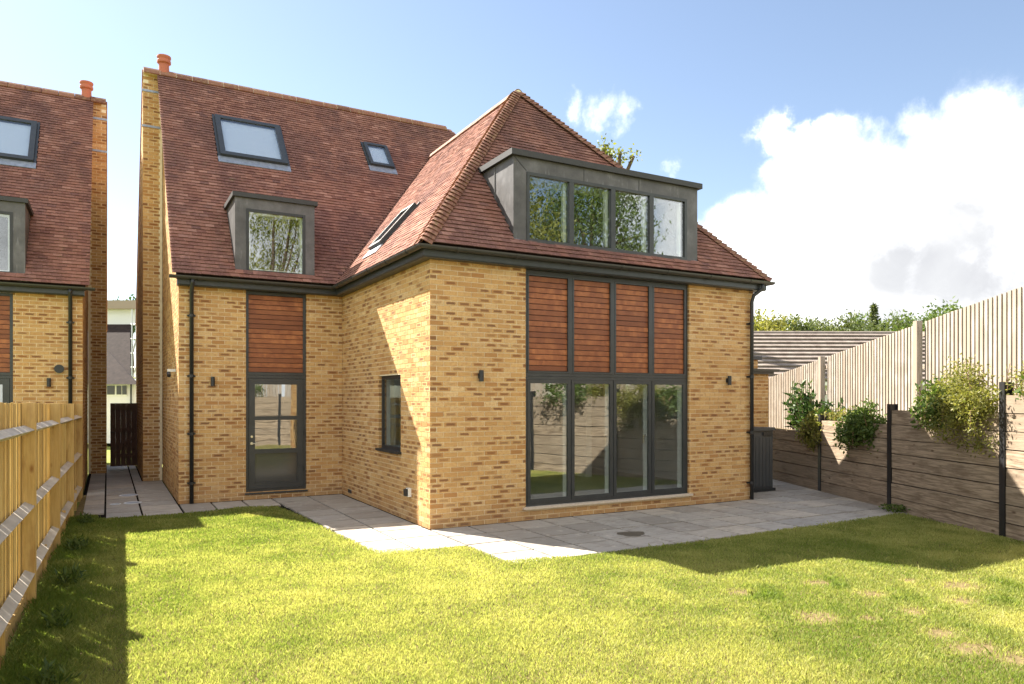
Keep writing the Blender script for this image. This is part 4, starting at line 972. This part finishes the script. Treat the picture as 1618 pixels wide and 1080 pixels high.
# close-boarded fence above, its top climbing towards the viewer
fn = thing('wooden_fence', 'tall pale vertical board fence with square posts above the sleeper wall', 'fence', wp(4, 1.0, 1.2))
FO = 1.0; fpost = [-6.5, -3.05, .42, 3.9, 7.4]
ft = lambda a: 2.86 + .131 * (a - .42)
for a in fpost:
    c = wp(a, FO - .03, 0); mb = MB(); mb.obox(c - WDIR * .055 + V((0, 0, 1.1)), WDIR * .11, WN * .11, V((0, 0, ft(a) - 1.1 + .025))); mb.build('post', 'pale_softwood', fn)
a = -6.5; k = 0
while a < 9.6:
    z1 = ft(a) + random.uniform(-.004, .004); z0 = 1.05
    if min(abs(a + .045 - q) for q in fpost) > .095:
        c = wp(a, FO + random.uniform(0, .004), z0); mb = MB()
        mb.poly([c, c + WDIR * .089, c + WDIR * .089 + WN * .030, c + WN * .012], (0, 0, z1 - z0))
        mb.build('fence_board', 'pale_softwood', fn)
    a += .099; k += 1
for zf in (.25, .85, 1.4):
    for q in range(len(fpost) - 1):
        p, r_ = fpost[q], fpost[q + 1]; A_ = wp(p, FO + .045, ft(p) - zf); B_ = wp(r_, FO + .045, ft(r_) - zf); mb = MB(); mb.obox(A_, B_ - A_, -WN * .04, V((0, 0, .08))); mb.build('rail', 'pale_softwood', fn)
# fence seen only in the glass, beyond the sleeper wall behind the camera
fb2 = thing('wooden_fence', 'board fence at the end of the garden, seen mirrored in the glass', 'fence', (3, -11.5, 1.8))
for i in range(4, len(pts) - 1):
    a, b = pts[i], pts[i + 1]; d = (b - a).normalized(); n = V((d.y, -d.x, 0)); n = n if n.dot(V((0, -5, 0)) - a) > 0 else -n; L = (b - a).length + .2; q = 0
    while q < L:
        c = a + d * q - n * 1.0; MB().obox(c + V((0, 0, 1.7)), d * .105, n * .02, V((0, 0, 1.9))).build('fence_board', 'pale_softwood', fb2); q += .12

# ------------------------------------------------------------------ fence on the left
lf_ = thing('wooden_fence', 'new golden softwood fence with posts and arris rails, running along the left', 'fence', (-4.7, 0, 0))
def fl(y): return -4.76 + (y + 3.52) * .02096
fz = lambda y: 1.905 - (y + 4) * .0088
py = [-8.4, -5.1, -1.62, 1.20, 4.0, 6.55]
for y in py:
    x = fl(y); MB().box(x - .11, x, y - .055, y + .055, -.1, fz(y) - .0).build('post', 'new_softwood', lf_)
for q in range(len(py) - 1):
    ya, yb_ = py[q] + .055, py[q + 1] - .055
    for zf in (.26, .98, 1.62):
        A_ = V((fl(ya), ya, fz(ya) - zf)); B_ = V((fl(yb_), yb_, fz(yb_) - zf)); mb = MB()
        mb.poly([A_ + V((-.085, 0, .045)), A_ + V((-.002, 0, -.0)), A_ + V((-.085, 0, -.045))], B_ - A_); mb.build('arris_rail', 'sawn_rail', lf_)
    A_ = V((fl(ya) - .10, ya, -.06)); B_ = V((fl(yb_) - .10, yb_, -.06)); MB().obox(A_, B_ - A_, V((.03, 0, 0)), V((0, 0, .15))).build('gravel_board', 'new_softwood', lf_)
    MB().box(fl((ya + yb_) / 2) - .075, fl((ya + yb_) / 2) - .03, (ya + yb_) / 2 - .03, (ya + yb_) / 2 + .03, -.1, .28).build('stump', 'new_softwood', lf_)
y = -8.4
while y < 6.6:
    w = random.uniform(.07, .095); x = fl(y) - .112 + random.uniform(-.004, .004); z1 = fz(y) - random.uniform(.0, .012)
    mb = MB(); sk_ = random.uniform(-.006, .006); 
    mb.poly([(x, y, .10), (x, y + w, .10), (x - .007, y + w, .10), (x - .013, y, .10)], (0, sk_, z1 - .10)); mb.build('fence_board', 'new_softwood', lf_)
    y += w + random.choice((.002, .008, .014, .02, .03))

# ------------------------------------------------------------------ gate, store, storage box
gt = thing('garden_gate', 'dark brown timber gate closing the passage between the two houses', 'gate', (-3.7, 12.6, 0))
for k in range(6): MB().box(-4.06 + k * .1255, -3.9355 + k * .1255, 12.6, 12.622, .07, 1.78).build('board', 'gate_wood', gt)
for z in (.3, 1.0, 1.6): MB().box(-4.06, -3.31, 12.57, 12.599, z, z + .1).build('rail', 'gate_wood', gt)
MB().poly([(-4.05, 12.572, .40), (-3.96, 12.572, .40), (-3.32, 12.572, .99), (-3.41, 12.572, .99)], (0, .026, 0)).build('brace', 'gate_wood', gt)
MB().tube([(-4.03, 12.56, 1.0), (-4.03, 12.54, 1.0), (-3.98, 12.54, 1.0)], .01, 6).build('latch', 'black_steel', gt)

st = thing('brick_store', 'low brick lean-to with dark gutter beside the right wall of the house', 'outbuilding', (7.7, 2.5, 0))
ms = Masonry(); ms.wall((HW, 1.5, 0), (1, 0, 0), (0, -1, 0), 2.1, 2.45, [], 0); ms.wall((HW + 2.1, 1.5, 0), (0, 1, 0), (1, 0, 0), 1.4, 2.45, [], 1)
ms.wall((8.28, 1.75, 2.44), (1, 0, 0), (0, -1, 0), .40, .34, [], 0, z0=0); ms.emit(st, None, 300, seen=lambda c: c.x > 8.2 and c.z > 1.1)
cm = MB(); core(cm, (HW, 1.5, 0), (1, 0, 0), (0, -1, 0), 2.1, 2.45); cm.box(HW, HW + 2.094, 1.78, 2.9, 0, 2.44); cm.box(8.286, 8.67, 1.756, 2.3, 2.44, 2.78); cm.build('mortar_bed', 'mortar', st)
box('fascia', 'dark_aluminium', st, HW + .02, HW + 2.16, 1.40, 2.95, 2.452, 2.56); MB().sweep([(.0, 2.50), (.07, 2.50), (.09, 2.56), (.0, 2.56)], [(HW + .02, 1.398, 0), (HW + 2.24, 1.398, 0)]).build('gutter', 'gutter_metal', st); box('coping', 'dark_cap', st, 8.22, 8.76, 1.70, 2.36, 2.785, 2.86)
sb = thing('storage_box', 'tall charcoal plastic storage box with grooved sides beside the downpipe', 'storage box', (7.6, 1.0, 0))
box('body', 'bin_plastic', sb, 7.22, 7.96, .70, 1.28, .06, 1.25); box('lid', 'bin_plastic', sb, 7.19, 7.99, .66, 1.31, 1.252, 1.315); box('base', 'black_plastic', sb, 7.19, 8.0, .66, 1.31, .0, .058)
for k in range(7): MB().box(7.25 + k * .1, 7.34 + k * .1, .684, .698, .10, 1.12).build('slat', 'bin_plastic', sb)
for k in range(5): MB().box(7.962, 7.974, .73 + k * .105, .825 + k * .105, .10, 1.12).build('slat', 'bin_plastic', sb)
MB().box(7.66, 7.92, .672, .688, 1.15, 1.22).build('grip', 'black_plastic', sb)

# ------------------------------------------------------------------ plants along the sleeper wall
def laurel():
    stems, L = [], []
    for k in range(36):
        a0 = random.uniform(.2, 1.9); base = wp(a0, random.uniform(.25, .6), 1.1); h = random.uniform(.5, 1.0) * (1.15 if a0 < 1.0 else .75); top = base + V((random.uniform(-.2, .2), random.uniform(-.2, .2), h)); stems.append([base, (base + top) / 2 + V((.03, .02, 0)), top])
        for t in np.linspace(.1, 1, 44): p = base.lerp(top, t); L.append([p.x + random.uniform(-.03, .03), p.y + random.uniform(-.03, .03), p.z])
    return stems, np.array(L)
s_, L_ = laurel(); plant('laurel_shrub', 'upright glossy dark laurel shrub beside the brick lean-to', 'shrub', tuple(wp(1.0, .4, 1.1)), s_, L_, .17, 'leaf_dark', 'plants spilling over the sleeper wall', .34, .5)
shrub('trailing_plant', 'small bright trailing plant hanging over the lowest sleeper panel', 1.80, -.02, 1.22, (.30, .16, .36), 2400, .07, 'leaf_yellow')
shrub('trailing_plant', 'thin wisps of pale creeper along the top of the second sleeper panel', 2.6, .25, 1.56, (.65, .2, .09), 700, .06, 'leaf_yellow', dens=30)
shrub('trailing_plant', 'dense dark green ivy mound draped over the second sleeper panel', 3.62, .0, 1.36, (.58, .22, .36), 4200, .075, 'leaf_mid', dens=60, aspect=.55)
shrub('trailing_plant', 'leafy dark green climber at the left edge of the yellow honeysuckle', 5.65, .05, 1.78, (.42, .22, .36), 2600, .075, 'leaf_mid', dens=45, aspect=.55)
shrub('honeysuckle', 'large sprawling yellow-green honeysuckle spilling over the third sleeper panel', 6.4, -.02, 1.80, (.68, .32, .58), 8500, .055, 'leaf_yellow', dens=80, aspect=.4)
shrub('honeysuckle', 'yellow-green climber over the last sleeper panel at the right edge', 7.55, .2, 2.12, (.4, .28, .26), 2200, .055, 'leaf_yellow', dens=40, aspect=.4)
def wisps():
    stems, L = [], []
    for k in range(13):
        b = wp(random.uniform(5.4, 7.6), random.uniform(.2, .7), 1.95); h = random.uniform(.25, .62); t = b + V((random.uniform(-.15, .15), random.uniform(-.2, .2), h)); m_ = b.lerp(t, .5) + V((random.uniform(-.06, .06), random.uniform(-.06, .06), 0)); stems.append([b, m_, t])
        for q in range(16): 
            s = random.random(); p = b.lerp(t, s); L.append([p.x + random.gauss(0, .03), p.y + random.gauss(0, .03), p.z + random.gauss(0, .02)])
    return stems, np.array(L)
s_, L_ = wisps(); plant('climbing_stems', 'thin dry stems with sparse rusty leaves against the pale fence', 'plant', tuple(wp(6.4, .5, 1.9)), s_, L_, .05, 'leaf_yellow', 'plants spilling over the sleeper wall')
c = wp(4.75, -.12, .0); plant('weed', 'low leafy weed at the foot of the middle sleeper post', 'plant', tuple(c), [], blob(260, (c.x - .08, c.y - .1, .05), (.24, .22, .07), .2), .055, 'leaf_mid', 'weeds at the lawn edges')
for k, (x, y, r, lab) in enumerate(((-4.45, -4.2, .13, 'weedy grass tuft under the fence, nearest the viewer'), (-4.5, -2.7, .12, 'weedy tuft at the foot of the fence, in front of the first post'), (-4.47, -1.1, .13, 'weedy tuft just beyond the nearest fence post'), (-4.46, .9, .12, 'weedy tuft at the fence foot, beside the second post'), (-4.42, 3.0, .1, 'weedy tuft at the fence foot, farthest from the viewer'))):
    plant('weed', lab, 'plant', (x, y, -.02), [], blob(170, (x, y, .05), (r, r * 1.8, .09), .1), .085, 'leaf_mid', 'weeds at the lawn edges', .22, 1.0)
# planting at the end of the garden (seen in the glass)
for i, (x, y, lab) in enumerate(((5.2, -7.6, 'creeper over the sleeper wall seen mirrored in the folding doors'), (3.2, -10.1, 'bushy creeper on the end wall seen mirrored in the door'), (6.2, -5.6, 'creeper by the fourth sleeper post, right of the view'), (.6, -11.5, 'ivy on the end wall directly behind the viewer'))):
    C_ = clumps(0, blob(40, (x, y, 2.1), (.75, .6, .4), .3), 55, .1); plant('trailing_plant', lab, 'plant', (x, y, 1.7), [], C_, .09, 'leaf_mid', 'plants spilling over the sleeper wall')

# ------------------------------------------------------------------ potted plant on the window sill
pp = thing('potted_plant', 'small flowering plant in a white pot on the side window sill', 'potted plant', (.27, 1.42, 1.08))
MB().lathe((.27, 1.42, 1.081), [(.05, 0), (.075, .01), (.085, .12), (.075, .13)], 16).build('pot', 'ceramic', pp)
link(bpy.data.objects.new('foliage', leaf_mesh('foliage', blob(120, (.27, 1.42, 1.29), (.1, .1, .08), .2), .07, 'leaf_dark')), pp)

# ------------------------------------------------------------------ trees
def tree(name, label, base, h, crown_c, crown_r, nclump, per, size, m, group, trunk_r=.2, crad=.5, shell=.4, up=.2, droop=None, aspect=.5):
    base = V(base); o = thing(name, label, 'tree', base, group); cc = V(crown_c)
    tk = MB(); top = V((cc.x, cc.y, cc.z + crown_r[2] * .5)); mid = base.lerp(top, .5) + V((random.uniform(-.3, .3), random.uniform(-.3, .3), 0)); tk.tube([base, mid, top], [trunk_r, trunk_r * .65, trunk_r * .12], 8); tk.build('trunk', 'bark', o)
    cen = blob(nclump, tuple(cc), crown_r, shell)
    for c in cen[:9]:
        s = base.lerp(top, random.uniform(.4, .8)); e = V(c); MB().tube([s, s.lerp(e, .5) + V((0, 0, .2)), e], [trunk_r * .35, trunk_r * .2, trunk_r * .05], 5).build('limb', 'bark', o)
    L = clumps(0, cen, per, crad); clump_tone = np.repeat(rng.uniform(.15, .75, nclump), per)  # random tone for each leaf clump
    link(bpy.data.objects.new('crown', leaf_mesh('crown', L, size, m, aspect, up, droop, clump_tone)), o); return o
G1 = 'trees on the skyline beyond the bungalow'
far = [(1205, 505, 46, 1.6, 'leaf_yellow', 'small golden tree on the skyline next to the house wall'), (1245, 505, 60, 2.6, 'leaf_far', 'bare-topped loose tree on the skyline right of the golden one'),
       (1290, 512, 66, 2.0, 'leaf_far', 'low dark tree in the middle of the skyline gap'), (1338, 506, 56, 2.4, 'leaf_far', 'rounded tree on the skyline above the bungalow ridge'),
       (1368, 500, 62, 2.6, 'leaf_mid', 'bushy green tree left of the tall spire tree on the skyline'), (1408, 504, 52, 2.2, 'leaf_far', 'pale tree on the skyline where fence and ridge meet'), (1445, 498, 58, 3.0, 'leaf_mid', 'broad dark tree just left of the fence post'), (1490, 488, 48, 2.7, 'leaf_mid', 'big dense green tree rising above the fence top')]
for x, y, t, r, m, lab in far:
    p = px(x, y, t); cz = p.z - r * 1.0; tree('skyline_tree', lab, (p.x, p.y, -.3), 8, (p.x, p.y, cz), (r, r, r * 1.05), 80, 80, .27, m, G1, .22, .34)
p = px(1381, 492, 60); o = thing('spruce_tree', 'slim pointed spruce standing above the other skyline trees', 'tree', (p.x, p.y, -.3), G1)
MB().tube([(p.x, p.y, -.3), (p.x, p.y, p.z + .6)], [.2, .03], 7).build('trunk', 'bark', o)
L = []
for z in np.linspace(2, p.z + .6, 260):
    r = (p.z + .9 - z) * .24; 
    for q in range(9): a = random.uniform(0, 6.3); s = r * random.random() ** .5; L.append((p.x + s * math.cos(a), p.y + s * math.sin(a), z - s * .3))
link(bpy.data.objects.new('crown', leaf_mesh('crown', np.array(L), .3, 'leaf_far', .4, -.2)), o)
# pollarded tree behind the roof
p = px(966, 262, 32); o = thing('pollard_tree', 'pollarded tree with leafy knuckled branch ends showing above the dormer roof', 'tree', (p.x, p.y, -.1))
MB().tube([(p.x, p.y, -.1), (p.x, p.y, 5), (p.x + .1, p.y, p.z - 1.0)], [.45, .38, .3], 10).build('trunk', 'bark', o)
L = []
for x, y, dy_ in ((955, 228, 0), (948, 242, -.4), (968, 238, .4), (980, 240, 0), (985, 246, .5), (998, 250, -.3), (935, 246, .6), (960, 250, -.5)):
    e = px(x, y, 32) + V((dy_ * .4, dy_, 0)); s = V((p.x, p.y, p.z - 1.2)); MB().tube([s, s.lerp(e, .55) + V((.08, 0, -.1)), e], [.14, .09, .07], 6).build('limb', 'bark', o)
    L.append(clumps(0, [tuple(e)], 42, .17))
link(bpy.data.objects.new('crown', leaf_mesh('crown', np.concatenate(L), .16, 'leaf_willow', .6)), o)
# trees behind the viewer, mirrored in the windows
G2 = 'garden trees mirrored in the windows'
for x, y, h, r, m, lab in ((3.6, -21, 13.5, 4.2, 'leaf_willow', 'weeping tree mirrored in the small dormer window'), (9.5, -17.5, 12.5, 3.6, 'leaf_willow', 'tall weeping tree mirrored in the left panes of the wide dormer'), (15.0, -17.0, 12.0, 2.6, 'leaf_mid', 'open tree mirrored in the right panes of the wide dormer'), (-2.5, -24, 10, 3.4, 'leaf_mid', 'round tree far behind the viewer, beyond the garden end')):
    tree('garden_tree', lab, (x, y, 0), h, (x, y, h - r), (r, r, r * 1.15), 120, 130, .21, m, G2, .3, .42, .35, -.6, (0, 0, -.5), .28)

# ------------------------------------------------------------------ bungalow beyond the fence
def bungalow():
    c = px(1310, 560, 27); Rt = V((math.cos(YAW), -math.sin(YAW), 0)); Fd = V((math.sin(YAW), math.cos(YAW), 0)); ca = math.cos(R(2)); sa = math.sin(R(2))
    u = Rt * ca + Fd * sa; f = V((-u.y, u.x, 0))
    zr = 1.93 + 29.2 * (628 - 522) / 1150; ze = 2.55; run = 3.6
    o = thing('bungalow', 'low bungalow with a grey-brown interlocking tile roof beyond the right fence', 'bungalow', (c.x, c.y, 0))
    O = V((c.x, c.y, 0)) - u * 9 ; L = 16.0
    MB().obox(O + f * .5, u * L, f * 6.4, V((0, 0, ze - .02))).build('wall', 'white_render', o)
    rf = part(o, 'roof'); n = 12; S = (f * run + V((0, 0, zr - ze))); N = u.cross(S).normalized()
    for k in range(n):
        a = O - u * .3 + V((0, 0, ze)) + S * (k / n); mb = MB(); st = S / n
        mb.poly([a + N * .11, a + N * .02, a + st * 1.12 - N * .0, a + st * 1.12 + N * .02], u * (L + .6)); mb.build('tile_course', 'concrete_tile', rf)
    MB().poly([O + V((0, 0, ze - .03)) - u * .3, O + V((0, 0, zr - .03)) + f * run - u * .3, O + V((0, 0, ze - .03)) + f * run * 2 - u * .3], u * (L + .6)).build('roof_body', 'concrete_tile', rf)
    MB().tube([O + f * run + V((0, 0, zr)) - u * .3, O + f * run + V((0, 0, zr)) + u * (L + .3)], .11, 8).build('ridge_roll', 'concrete_tile', rf)
    MB().obox(O + f * .02 - u * .3 + V((0, 0, ze - .16)), u * (L + .6), f * .06, V((0, 0, .15))).build('fascia', 'white_paint', o)
bungalow()

# ------------------------------------------------------------------ far end of the passage
def far_end():
    t = 30; Rt = V((math.cos(YAW), -math.sin(YAW), 0)); Fd = V((math.sin(YAW), math.cos(YAW), 0))
    def q(x, y, tt=t): return px(x, y, tt)
    h = thing('far_house', 'white rendered cottage with a dark tiled roof seen down the passage', 'house', tuple(V((q(190, 628).x, q(190, 628).y, 0))))
    def quadbox(name, m, x0, x1, y0, y1, tt, depth, par):
        a, b, c, d = q(x0, y1, tt), q(x1, y1, tt), q(x1, y0, tt), q(x0, y0, tt); return MB().poly([a, b, c, d], Fd * depth).build(name, m, par)
    quadbox('wall', 'white_render', 100, 215, 606, 700, 30, 4, h)
    MB().poly([q(100, 607, 29.6), q(217, 607, 29.6), q(172, 556, 31.5), q(100, 556, 31.5)], Fd * .15).build('roof', 'dark_tile', h)
    wn = part(h, 'window'); quadbox('frame', 'white_paint', 168, 201, 606.5, 625, 29.97, .02, wn)
    for a, b in ((169, 181), (184, 191.5), (193, 200)): quadbox('pane', 'dark_glass_panel', a, b, 609, 623, 29.95, .015, wn)
    MB().tube([q(207, 606, 29.9), q(207, 640, 29.9)], .035, 6).build('downpipe', 'black_plastic', h)
    b = thing('far_house', 'dark roofed building under pale sheeting behind the white cottage', 'house', tuple(V((q(190, 628, 40).x, q(190, 628, 40).y, 0))))
    quadbox('wall', 'white_render', 120, 206, 595, 660, 40, 6, b)
    MB().poly([q(120, 606, 39.5), q(207, 606, 39.5), q(205, 512, 44), q(120, 512, 44)], Fd * .2).build('roof', 'dark_tile', b)
    quadbox('sheeting', 'sheeting', 120, 221, 487, 513, 45, .2, b); quadbox('gantry', 'pale_softwood', 120, 224, 474, 487, 44.5, 1.5, b)
    s = thing('scaffolding', 'pale scaffold tower beside the dark far roof', 'scaffold', tuple(V((q(214, 628, 38).x, q(214, 628, 38).y, 0))))
    for x in (208.5, 215, 221.5):
        for tt in (38, 39.4):
            p = q(x, 488, tt); MB().tube([(p.x, p.y, 0), p], .032, 6).build('standard', 'galvanised', s)
    for y in (512, 535, 558, 580, 600):
        for tt in (38, 39.4): MB().tube([q(207, y, tt), q(223, y, tt)], .028, 6).build('ledger', 'galvanised', s)
        MB().poly([q(208, y + 1, 38), q(222, y + 1, 38), q(222, y + 1, 39.4), q(208, y + 1, 39.4)], (0, 0, .05)).build('deck', 'pale_softwood', s)
    for y0, y1 in ((512, 558), (558, 600)): MB().tube([q(208.5, y1, 37.97), q(221.5, y0, 37.97)], .028, 6).build('brace', 'galvanised', s)
    p = q(216, 612, 36); tree('far_tree', 'reddish shrub at the far end of the passage', (p.x, p.y, 0), 3, (p.x, p.y, 2.1), (.35, .35, .8), 20, 30, .12, 'leaf_yellow', None, .06, .16)
    p = q(206, 474, 60); tree('far_tree', 'dark tree top above the sheeting at the end of the passage', (p.x, p.y, 0), 9, (p.x, p.y, p.z - 1.3), (1.6, 1.6, 1.6), 40, 40, .35, 'leaf_dark', None, .2, .3)
far_end()

# ------------------------------------------------------------------ drain covers in the passage paving
for x, y, r, lab in ((-3.76, 6.35, .17, 'round drain cover with bright rim in the passage paving, the farther one'), (-3.72, 5.15, .15, 'round drain cover with bright rim in the passage paving, nearest the house wall'), (-4.0, 5.1, .09, 'small round drain cover in the passage paving, nearest the fence')):
    o = thing('drain_cover', lab, 'drain cover', (x, y, 0), 'drain covers in the passage')
    MB().lathe((x, y, .001), [(r, 0), (r, .008), (r * .8, .008), (r * .8, .0)], 28).build('rim', 'bright_metal', o); MB().lathe((x, y, .002), [(r * .79, 0), (r * .79, .0035), (r * .2, .0045)], 28).build('lid', 'lead_apron', o)
pt = []
for j in range(28): a = j / 28 * 2 * math.pi; rr = 1 + .12 * math.sin(3 * a + 1) + .06 * math.sin(7 * a); pt.append((2.37 + .21 * rr * math.cos(a), -1.69 + .17 * rr * math.sin(a), .0012))
MB().poly(pt, (0, 0, .001)).build('damp_patch', 'damp', None, kind='stuff', label='dark damp patch on the terrace paving before the folding doors', category='damp patch')
